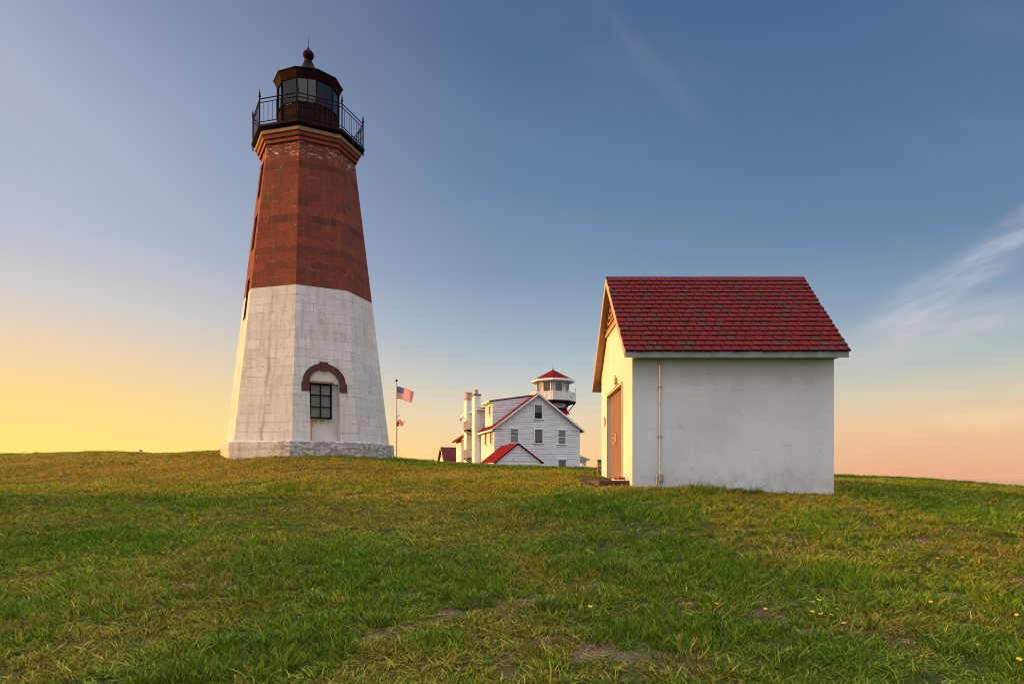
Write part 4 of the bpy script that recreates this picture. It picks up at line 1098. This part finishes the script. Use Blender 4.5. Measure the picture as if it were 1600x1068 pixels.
# red standpipe at the far corner
rp = thing('standpipe', 'thin red standpipe rising beside the far corner of the shed', 'pipe', (2.44, 19.95, 0))
b = MB(); b.tube([(0, 0, -.5), (0, 0, .34), (.01, -.02, .37), (.10, -.05, .38)], .022, 8); b.build('riser', M['red_pipe'], rp)
b = MB(); b.tube([(.10, -.05, .38), (.13, -.06, .37)], [.035, .035], 8); b.build('valve', M['iron_rust'], rp)
ub = thing('utility_post', 'teal green utility post on the grass behind the shed', 'post', (2.72, 21.6, float(ground(2.72, 21.6))))
b = MB(); b.box(-.10, .10, -.06, .06, -.2, .40); b.build('housing', M['teal'], ub, bevel=.01)
b = MB(); b.box(-.115, .115, -.075, .075, .40, .44); b.build('cap', M['teal'], ub, bevel=.008)

# ------------------------------------------------------------------ keeper's house and lookout
HR = R(15.3)
HO = Vector((-1.78, 74.0, 0))
def siding(mb, P, n, za, zb, lf, rt, step=0.26, proud=0.06):
    """lapped boards on a vertical wall: P(u, z) -> point, n outward, lf/rt give the limits at a height"""
    z = za
    while z < zb-0.06:
        z2 = min(z+step-.038, zb)
        a0, b0, a1, b1 = lf(z), rt(z), lf(z2), rt(z2)
        if b0-a0 > .02:
            b1 = max(b1, a1+.001)
            f = [P(a0, z)+n*proud, P(b0, z)+n*proud, P(b1, z2)+n*proud, P(a1, z2)+n*proud]; g = [P(a0, z), P(b0, z), P(b1, z2), P(a1, z2)]
            mb.add(f+g, [(0, 1, 2, 3), (4, 5, 1, 0), (3, 2, 6, 7), (0, 3, 7, 4), (1, 5, 6, 2)])
        z += step

def sash_window(T, P, n, u, z0, w, h, open_=0.0, blind=False, bars=True):
    """u centre, z0 bottom of the opening; frame proud of the boards"""
    Wn = bpy.data.objects.new('window', None); link(Wn, T)
    t = (P(1, 0)-P(0, 0)).normalized(); up = Vector((0, 0, 1)); c = P(u, z0+h/2)
    f = MB()
    for s_ in (-1, 1): f.obox(c+t*(w/2+.06)*s_+n*.07, t*.06, n*.07, up*(h/2+.0))
    f.obox(c+up*(h/2+.07)+n*.075, t*(w/2+.14), n*.08, up*.07); f.obox(c-up*(h/2+.05)+n*.085, t*(w/2+.15), n*.09, up*.05)
    f.build('window_frame', M['house_trim'], Wn)
    s2 = MB(); s2.obox(c+n*.10, t*(w/2), n*.02, up*.028)
    if bars: s2.obox(c+up*h*.26+n*.10, t*(w/2), n*.012, up*.012); s2.obox(c-up*h*.24+n*.10, t*(w/2), n*.012, up*.012)
    s2.build('sash', M['frame_dark'] if not blind else M['house_trim'], Wn)
    g = MB()
    lo = h*open_
    g.obox(c+up*(lo/2)+n*.09, t*(w/2), n*.006, up*((h-lo)/2)); g.build('pane', M['pane_blind'] if blind else M['pane'], Wn)
    if open_:
        k = MB(); k.obox(c-up*(h/2-lo/2)+n*.085, t*(w/2), n*.004, up*lo/2); k.build('opening', simple('dark_opening', (.008, .008, .008), .95), Wn)
    return Wn

def house():
    H = thing('keeper_house', 'large white clapboard house with red gable roof and octagonal lookout behind the hill', 'house', HO, HR)
    # local axes: x along the gable to the right, y back, z up
    W, zE, zR, Ltot = 9.41, 5.50, 9.05, 12.0; zb = -1.2; ym = W/2
    sl = (zR-zE)/(W/2)
    V = Vector
    Pg = lambda u, z: V((u, 0, z)); nG = V((0, -1, 0))
    Pl = lambda u, z: V((0, u, z)); nL = V((-1, 0, 0))
    core = MB()
    core.prism([(.0, .0, zb), (W, .0, zb), (W, .0, zE), (W/2, .0, zR-.05), (.0, .0, zE)], (0, Ltot, 0))
    bd = MB(); lf = lambda z: 0 if z <= zE else (z-zE)/sl; rt = lambda z: W if z <= zE else W-(z-zE)/sl
    siding(bd, Pg, nG, zb, zR-.1, lf, rt); siding(bd, Pl, nL, zb, zE-.05, lambda z: 0, lambda z: Ltot)
    core.v += []; k = len(core.v)
    core.add(bd.v, bd.f)
    core.build('wall', M['house_white'], H)
    tr = MB(); tr.box(-.08, .14, -.08, -.001, zb, zE-.1); tr.box(-.08, -.001, -.001, .14, zb, zE-.1); tr.build('corner_board', M['house_trim'], H)
    tr = MB(); tr.box(W-.14, W+.06, -.08, -.001, zb, zE-.1); tr.build('corner_board', M['house_trim'], H)
    # main roof
    oh, og, th = .45, .35, .14
    rf = MB()
    for s_ in (-1, 1):
        e = V((W/2+s_*(W/2+oh), -og, zE-oh*sl)); r = V((W/2, -og, zR)); up = V((0, 0, th))
        yb = 6.9 if s_ < 0 else Ltot+.3
        rf.prism([e, r, r+up, e+up], (0, yb+og, 0))
    roof = rf.build('roof', M['house_roof'], H)
    rk = MB()
    for s_ in (-1, 1):
        e = V((W/2+s_*(W/2+oh+.02), -og-.05, zE-(oh+.02)*sl-.10)); r = V((W/2, -og-.05, zR-.10)); up = V((0, 0, .20)); rk.prism([e, r, r+up, e+up], (0, .047, 0))
    rk.box(-oh-.03, -oh+.01, -og, 6.9, zE-oh*sl-.12, zE-oh*sl+.06); rk.box(-oh, -.0, -og+.05, 6.9, zE-oh*sl-.10, zE-oh*sl-.06)
    rk.box(W+oh-.01, W+oh+.03, -og, Ltot, zE-oh*sl-.12, zE-oh*sl+.06)
    rk.box(-.05, .9, -.16, -.001, zE-.22, zE-.08); rk.box(W-.9, W+.05, -.16, -.001, zE-.22, zE-.08)
    rk.build('rake_trim', M['house_trim'], roof)
    gu = MB(); gu.tube([(-oh+.05, -og+.1, zE-.45), (-.1, -.12, zE-.9), (-.09, -.10, zb)], .04, 6); gu.build('downspout', M['house_trim'], H)
    # windows
    for (pxl, pxr, pyt, pyb, op, bl) in ((835, 846.4, 632.5, 653.6, .42, False), (797.5, 809, 670, 690.7, 0, True), (835.5, 847, 670.8, 691.5, .12, False), (871.9, 882.9, 672, 693, 0, True), (872, 883.5, 718, 739, 0, False)):
        def hit(px):
            k = (px-800)/F; # solve HO + u*e
            c, s_ = math.cos(HR), math.sin(HR)
            return (k*HO.y-HO.x)/(c-k*s_)
        ua, ub_ = hit(pxl), hit(pxr); dep = HO.y+math.sin(HR)*(ua+ub_)/2
        zt, zl = (HY-pyt)*dep/F, (HY-pyb)*dep/F
        sash_window(H, Pg, nG, (ua+ub_)/2, zl, ub_-ua, zt-zl, op, bl)
    for (v, z0, w, h) in ((1.35, 3.75, .75, 1.4), (3.9, 3.75, .75, 1.4)):
        sash_window(H, Pl, nL, v, z0, w, h, 0, False)
    # long dormer on the left slope
    D = bpy.data.objects.new('dormer', None); link(D, H)
    ux, y0, y1, zt = .25, 2.0, 5.4, 8.40
    zroof = lambda u: zE+sl*u
    dz = lambda u: zt+(zR+.02-zt)*(u-ux)/(W/2-ux)
    dw = MB(); dw.prism([(ux, y0, zroof(ux)), (W/2, y0, zR+.02), (ux, y0, zt)], (0, y1-y0, 0))
    b2 = MB(); Pc = lambda u, z: V((u, y0, z))
    siding(b2, Pc, nG, zroof(ux), zR-.02, lambda z: max(ux, 0) if z < zt else ux+(z-zt)/((zR+.02-zt)/(W/2-ux)), lambda z: (z-zE)/sl-.02 if z > zE else 0)
    Pd = lambda u, z: V((ux, u, z)); siding(b2, Pd, nL, zroof(ux), zt, lambda z: y0, lambda z: y1)
    dw.add(b2.v, b2.f); dw.build('dormer_wall', M['house_white'], D)
    dr = MB(); dr.prism([(ux-.42, y0-.15, zt-.02), (W/2, y0-.15, zR+.10), (W/2, y0-.15, zR+.17), (ux-.42, y0-.15, zt+.05)], (0, y1-y0+.3, 0)); dr.build('dormer_roof', M['house_roof'], D)
    de = MB(); de.box(ux-.50, ux-.42, y0-.18, y1+.18, zt-.12, zt+.07); de.box(ux-.42, ux+.0, y0-.12, y1+.18, zt-.14, zt-.09); de.build('dormer_eave', M['house_trim'], D)
    sash_window(D, Pd, nL, 3.0, 7.0, .75, .95, 0, False)
    # cross wing behind the dormer
    X = bpy.data.objects.new('rear_wing', None); link(X, H)
    cw = MB(); cw.box(-.05, W+.0, 6.6, 16.0, zb, 8.0)
    b3 = MB(); siding(b3, lambda u, z: V((u, 6.6, z)), nG, 5.0, 8.0, lambda z: -.05, lambda z: 2.5); siding(b3, lambda u, z: V((-.05, u, z)), nL, zb, 8.0, lambda z: 6.6, lambda z: 16.0)
    cw.add(b3.v, b3.f); cw.build('wing_wall', M['house_white'], X)
    wr = MB(); wr.add([(-.5, 6.2, 8.0), (W+.4, 6.2, 8.0), (W+.4, 16.4, 8.0), (-.5, 16.4, 8.0), (2.9, 9.8, 8.9), (W-3, 9.8, 8.9), (W-3, 12.8, 8.9), (2.9, 12.8, 8.9)],
                      [(0, 1, 5, 4), (1, 2, 6, 5), (2, 3, 7, 6), (3, 0, 4, 7), (4, 5, 6, 7), (3, 2, 1, 0)]); wr.build('wing_roof', M['house_roof'], X)
    we = MB(); we.box(-.5, W+.4, 6.18, 6.24, 7.85, 7.998); we.box(-.55, -.49, 6.2, 16.4, 7.85, 7.998); we.build('wing_eave', M['house_trim'], X)
    # low porch bay at the far left
    lb = MB(); lb.box(-1.0, -.05, 13.2, 16.6, zb, 4.9); lb.build('bay_wall', M['house_white'], X)
    lr = MB(); lr.prism([(-1.5, 12.9, 4.75), (.0, 12.9, 5.7), (.0, 12.9, 5.6), (-1.45, 12.9, 4.6)], (0, 4.0, 0)); lr.build('bay_roof', M['house_roof'], X)
    # two chimneys on the left wall
    for (y0_, a, dep, top, pw, ph, nm) in ((6.62, .67, 1.48, 9.55, .22, .55, 'brown'), (10.55, .80, 1.6, 9.50, .40, .75, 'wide')):
        Cn = bpy.data.objects.new('chimney', None); link(Cn, H)
        c = MB(); c.box(-.10-a, -.06, y0_, y0_+dep, zb, top); c.build('chimney_shaft', M['house_trim'], Cn)
        k = MB(); k.box(-.10-a-.07, .02, y0_-.07, y0_+dep+.07, top+.002, top+.14); k.build('chimney_cap', M['frame_dark'] if nm == 'brown' else M['pot'], Cn)
        p = MB(); cc = (-.10-a/2, y0_+dep/2); p.rings([(pw, top+.14), (pw, top+.14+ph-.08), (pw*1.12, top+.14+ph-.06), (pw*1.12, top+.14+ph)], 14, c=cc); p.build('chimney_pot', M['pot'], Cn)
    # fire-escape balconies between the chimneys
    for zf in (5.75, 2.45):
        B = bpy.data.objects.new('balcony', None); link(B, H)
        s_ = MB(); xa, xb, ya, yb = -1.28, -.10, 8.3, 10.3; s_.box(xa, xb, ya, yb, zf-.08, zf); s_.build('balcony_floor', M['iron_rust'], B)
        r_ = MB(); pts = [(xb, ya), (xa, ya), (xa, yb), (xb, yb)]
        for (p, q) in zip(pts[:-1], pts[1:]):
            r_.bar((*p, zf+1.0), (*q, zf+1.0), .05); r_.bar((*p, zf+.12), (*q, zf+.12), .04)
            n = int(math.hypot(q[0]-p[0], q[1]-p[1])/.17)
            for i in range(n+1): t_ = i/n; x_, y_ = p[0]+(q[0]-p[0])*t_, p[1]+(q[1]-p[1])*t_; r_.bar((x_, y_, zf), (x_, y_, zf+1.0), .03)
        r_.build('balcony_railing', M['rail_paint'], B)
        for yk in (ya+.1, yb-.1):
            k = MB(); k.bar((xa, yk, zf-.09), (-.08, yk, zf-.65), .07); k.build('bracket', M['iron_rust'], B)
    fl = MB(); fl.tube([(-1.28, 9.0, 7.0), (-1.6, 8.95, 7.15), (-1.85, 8.9, 7.05)], .035, 6); fl.obox((-1.92, 8.88, 6.9), (.09, 0, .03), (0, .10, 0), (-.04, 0, .13)); fl.build('floodlight', M['box_grey'], H)
    # porch on the right side
    Pc_ = bpy.data.objects.new('porch', None); link(Pc_, H)
    pr = MB(); pr.prism([(W+.04, 3.0, 3.05), (W+2.45, 3.0, 2.25), (W+2.45, 3.0, 2.12), (W+.04, 3.0, 2.12)], (0, 3.6, 0)); pr.build('porch_roof', M['grey_roof'], Pc_)
    pe = MB(); pe.box(W+.04, W+2.1, 3.25, 3.38, 1.80, 2.118); pe.build('porch_beam', M['house_trim'], Pc_)
    for u in (W+.22, W+1.22, W+1.95):
        p = MB(); p.box(u-.09, u+.09, 3.23, 3.41, zb, 1.798); p.box(u-.12, u+.12, 3.20, 3.44, 1.70, 1.796); p.build('porch_post', M['house_trim'], Pc_)
    for u in (W+1.40, W+1.78):
        p = MB(); p.box(u-.14, u-.02, 3.30, 3.36, zb, 1.797); p.build('porch_panel', M['house_trim'], Pc_)
    # front annex joined to the house
    A = bpy.data.objects.new('front_annex', None); link(A, H)
    def loc(px, dep, z=0):    # photo column at a depth -> local x, y
        w = V(((px-800)/F*dep-HO.x, dep-HO.y)); c, s_ = math.cos(HR), math.sin(HR)
        return w.x*c+w.y*s_, -w.x*s_+w.y*c
    ya = -6.3
    def ux_of(px):    # local x at local y = ya seen in column px
        k = (px-800)/F; c, s_ = math.cos(HR), math.sin(HR)
        # X = HO.x + u c - ya s ; Y = HO.y + u s + ya c
        return (k*(HO.y+ya*c)-HO.x+ya*s_)/(c-k*s_)
    uL, uR, uA = ux_of(774.5), ux_of(845), ux_of(809)
    dA = HO.y+math.sin(HR)*uA+math.cos(HR)*ya
    zA = (HY-693)*dA/F; zL = (HY-720.5)*(HO.y+math.sin(HR)*uL+math.cos(HR)*ya)/F; sA = (zA-zL)/(uA-uL)
    aw = MB(); aw.box(uL+.12, uR-.05, ya+.02, -.04, zb-.4, zL)
    aw.prism([(uL+.12, ya, zL), (uR-.05, ya, zL), (uA, ya, zA-.08)], (0, -ya-.04, 0))
    b4 = MB(); siding(b4, lambda u, z: V((u, ya, z)), nG, zL+.05, zA-.12, lambda z: uL+.12+(z-zL)/sA, lambda z: uR-.05-(z-zL)/sA*(uR-uA)/(uA-uL))
    aw.add(b4.v, b4.f); aw.build('annex_wall', M['house_white'], A)
    ar = MB(); th = .09
    for (u0, sg) in ((uL, -1), (uR, 1)):
        s2 = (zA-zL)/abs(uA-u0); e = V((u0+sg*.25, ya-.25, zL-.25*s2)); r = V((uA, ya-.25, zA)); up = V((0, 0, th)); ar.prism([e, r, r+up, e+up], (0, -ya+.2, 0))
    ar.build('annex_roof', M['house_roof'], A)
    at = MB(); at.box(uL+.05, uR, ya-.09, ya-.001, zL-.32, zL-.16); at.box(uL-.28, uL-.24, ya-.25, -.1, zL-.30, zL-.12); at.build('annex_trim', M['house_trim'], A)
    ag = MB(); ag.box(uL+1.0, uR-1.1, ya-.03, ya+.018, zb, zL-.34); ag.build('garage_door', M['sand'], A)
    av = MB(); av.tube([(uA-.45, ya-.0, zL+.25), (uA-.45, ya-.12, zL+.28), (uA-.45, ya-.12, zL+.12)], .03, 6); av.build('vent_pipe', M['frame_dark'], A)
    vv = MB(); vv.tube([(uA-1.0, -1.0, zA-1.0), (uA-1.0, -1.0, zA+.55)], .035, 6); vv.build('vent_stack', M['pot'], A)
    # octagonal lookout tower
    LT = bpy.data.objects.new('lookout_tower', None); link(LT, H)
    cx, cy = loc(864, 82); Rm = 1.80; ph = -HR+R(-4.0)
    oc = lambda prof, **k: MB().rings(prof, 8, ph, c=(cx, cy), **k)
    oc([(Rm*.93, 2.0), (Rm*.93, 8.80)]).build('tower_body', M['house_white'], LT)
    oc([(Rm, 8.95), (Rm, 11.30)]).build('watch_room', M['house_white'], LT)
    oc([(2.60, 8.72), (2.66, 8.78), (2.66, 8.94), (2.6, 8.96)]).build('gallery_floor', M['iron_rust'], LT)
    rr = oc([(2.45, 11.22), (2.52, 11.42), (2.50, 11.46), (0.03, 12.72)]); rr.build('lookout_roof', M['house_roof'], LT)
    oc([(2.3, 11.17), (2.50, 11.18), (2.57, 11.22), (2.57, 11.40), (2.50, 11.45)], cap1=False).build('lookout_eave', M['house_trim'], LT)
    oc([(.06, 12.66), (.08, 12.74), (.03, 12.85), (.03, 12.92), (.012, 13.2), (.008, 13.9)]).build('finial', M['iron'], LT)
    vtx = lambda r, k: V((cx+r*math.sin(ph+k*PI/4), cy-r*math.cos(ph+k*PI/4), 0))
    gr = MB(); pp = MB()
    for k in range(8):
        a, b = vtx(2.60, k), vtx(2.60, k+1)
        gr.bar(a+V((0, 0, 9.93)), b+V((0, 0, 9.93)), .07, .06); gr.bar(a+V((0, 0, 9.05)), b+V((0, 0, 9.05)), .06, .06)
        n = 13
        for i in range(n):
            p = a.lerp(b, (i+.5)/n); d_ = (b-a).normalized(); nn = V((d_.y, -d_.x, 0))
            if (not (k in (1, 2) and i > 1)) or i % 2: gr.obox(p+V((0, 0, 9.48)), d_*(.056), nn*.012, V((0, 0, .44)))
        gr.bar(a+V((0, 0, 8.9)), a+V((0, 0, 10.1 if k != 2 else 10.55)), .07)
    gr.build('gallery_railing', M['house_trim'], LT)
    for k in range(8):
        a, b = vtx(Rm, k), vtx(Rm, k+1); d_ = (b-a).normalized(); nn = V((d_.y, -d_.x, 0))
        if nn.dot((a+b)/2-V((cx, cy, 0))) < 0: nn = -nn
        Pk = lambda u, z, a=a, d_=d_: V((a.x+d_.x*u, a.y+d_.y*u, z))
        sash_window(LT, Pk, nn, (b-a).length/2, 9.95, .82, 1.15, 0, False)
        p = MB(); p.bar(a*1.0+V((0, 0, 9)), a+V((0, 0, 11.25)), .12); p.build('corner_post', M['house_trim'], LT)
        k2 = MB(); d2 = (vtx(1, k)-V((cx, cy, 0))); k2.bar(V((cx, cy, 0))+d2*1.66+V((0, 0, 7.7)), V((cx, cy, 0))+d2*2.5+V((0, 0, 8.70)), .10); k2.build('bracket', M['iron_rust'], LT)
    sk = MB(); sk.add([(5.6, 4.2, 8.05), (8.4, 4.2, 7.0), (8.4, 7.0, 7.0), (5.6, 7.0, 8.05)], [(0, 1, 2, 3)])
    sx, sy = loc(877, 80.5); s3 = MB(); s3.prism([(sx-1.2, sy-.8, 7.35), (sx+.75, sy-.8, 7.35), (sx+.55, sy, 8.15), (sx-1.2, sy, 8.15)], (0, .05, .0)); s3.build('skirt_roof', M['house_roof'], LT)
    return H
house()
print('house ok')

# small outbuilding left of the house
def outbuilding():
    dep = 92.0; X = (691-800)/F*dep
    T = thing('outbuilding', 'small building with plain dark red roof left of the white house', 'shed', (X, dep, 0), R(24))
    zr, ze, zb = (HY-698)*dep/F, 1.35, -1.5; L = 4.2; hw = 1.9
    V = Vector
    w = MB(); w.prism([(0, -hw, zb), (0, hw, zb), (0, hw, ze), (0, 0, zr-.12), (0, -hw, ze)], (L, 0, 0)); w.build('wall', M['house_trim'], T)
    r = MB(); s_ = (zr-ze)/hw
    for sg in (-1, 1):
        e = V((-.25, sg*(hw+.45), ze-.45*s_)); t = V((-.25, 0, zr)); r.prism([e, t, t-V((0, 0, .1)), e-V((0, 0, .1))], (L+.5, 0, 0))
    roof = r.build('roof', M['dark_roof'], T)
    b = MB()
    for sg in (-1, 1):
        e = V((-.31, sg*(hw+.47), ze-.45*s_-.1)); t = V((-.31, 0, zr-.08)); b.prism([e, t, t+V((0, 0, .14)), e+V((0, 0, .14))], (.055, 0, 0))
    b.build('barge_board', M['tan_trim'], T)
    v = MB(); v.box(-.03, -.001, -.15, .15, 1.9, 2.35); v.build('vent', M['frame_dark'], T)
outbuilding()

# ------------------------------------------------------------------ flagpole
def cloth(name, pts_fn, nu, nv, mat_fn, mats, parent=None):
    vs = []; fs = []; mi = []; uv = []
    for j in range(nv+1):
        for i in range(nu+1): vs.append(pts_fn(i/nu, j/nv))
    for j in range(nv):
        for i in range(nu):
            k = j*(nu+1)+i; fs.append((k, k+1, k+nu+2, k+nu+1)); mi.append(mat_fn((i+.5)/nu, (j+.5)/nv))
    me = bpy.data.meshes.new(name); me.from_pydata(vs, [], fs)
    for m_ in mats: me.materials.append(m_)
    me.polygons.foreach_set('material_index', mi); me.polygons.foreach_set('use_smooth', [True]*len(fs))
    ul = me.uv_layers.new(name='UVMap')
    for p in me.polygons:
        for li in p.loop_indices:
            v = me.loops[li].vertex_index; ul.data[li].uv = ((v % (nu+1))/nu, (v//(nu+1))/nv)
    o = bpy.data.objects.new(name, me); link(o, parent)
    sm = o.modifiers.new('thickness', 'SOLIDIFY'); sm.thickness = 0.006
    return o
def flags():
    dep = 60.0; k = dep/F; X = (619.6-800)*k; zt = (HY-596)*k
    P = thing('flagpole', 'tall slim flagpole with ball top standing just right of the lighthouse', 'flagpole', (X, dep, 0))
    b = MB(); b.tube([(0, 0, -1), (0, 0, zt)], [.075, .045], 10); b.build('pole', M['pole'], P)
    b = MB(); b.rings([(.03, zt), (.09, zt+.05), (.10, zt+.10), (.08, zt+.17), (.02, zt+.20)], 12, smooth=True); b.build('ball', M['iron_rust'], P)
    b = MB(); b.bar((.04, 0, (HY-652)*k), (.27, 0, (HY-647)*k), .04); b.build('yard_arm', M['iron_rust'], P)
    Wf, Hf = 27.5*k, 18.0*k; z1 = (HY-603.2)*k; z0 = z1-19.5*k
    def fn(u, v):
        x = .05+Wf*u*(1-.06*(1-v)); wav = math.sin(u*5.5+v*.6)*.10*u**.7
        top = z1-(10.0*k)*u**1.25; bot = z0-(6.0*k)*u**1.1+.06*math.sin(u*6)
        if v < .5: x -= .12*u*(1-2*v)*.8
        return (X+x+wav*.5, dep+wav-x*.30, bot+(top-bot)*v+.03*math.sin(u*8+2)*u)
    def mf(u, v):
        s_ = int(v*13)
        if u < .4 and v > 6/13: return 2
        return 0 if s_ % 2 == 0 else 1
    f = cloth('national_flag', fn, 60, 52, mf, [M['flag_red'], M['flag_white'], M['flag_blue']])
    tag(f, 'large stars and stripes flag flying near the top of the pole', 'flag')
    zc = (HY-655)*k
    def fn2(u, v):
        x = .06+.72*u-.10*(1-v)*u; y = .12*math.sin(u*9+v*4)*u
        return (X+x, dep+y-x*.6, zc-.62*(1-v)-.20*u*u*(v)+.12*u*(1-v)+.05*math.sin(u*8+v*5))
    def mf2(u, v):
        if u < .30 and v < .75: return 2
        return int(u*14) % 2
    f = cloth('small_flag', fn2, 42, 24, mf2, [M['flag_red'], M['flag_white'], simple('flag_dark_canton', (.10, .03, .04), .8)])  # third material is the flag's dark canton piece
    tag(f, 'small crumpled red and white flag halfway down the pole', 'flag')
flags()
x_, y_, z_ = (220-800)/F*35.5, 35.5, 0
mk = thing('marker_stake', 'tiny pale marker stake on the skyline left of the lighthouse', 'stake', (x_, y_, float(ground(x_, y_))))
b = MB(); b.box(-.05, .05, -.04, .04, -.1, .17); b.build('stake', M['house_trim'], mk); b = MB(); b.box(-.06, .06, -.05, .05, .17, .20); b.build('cap', M['frame_dark'], mk)
print('done')
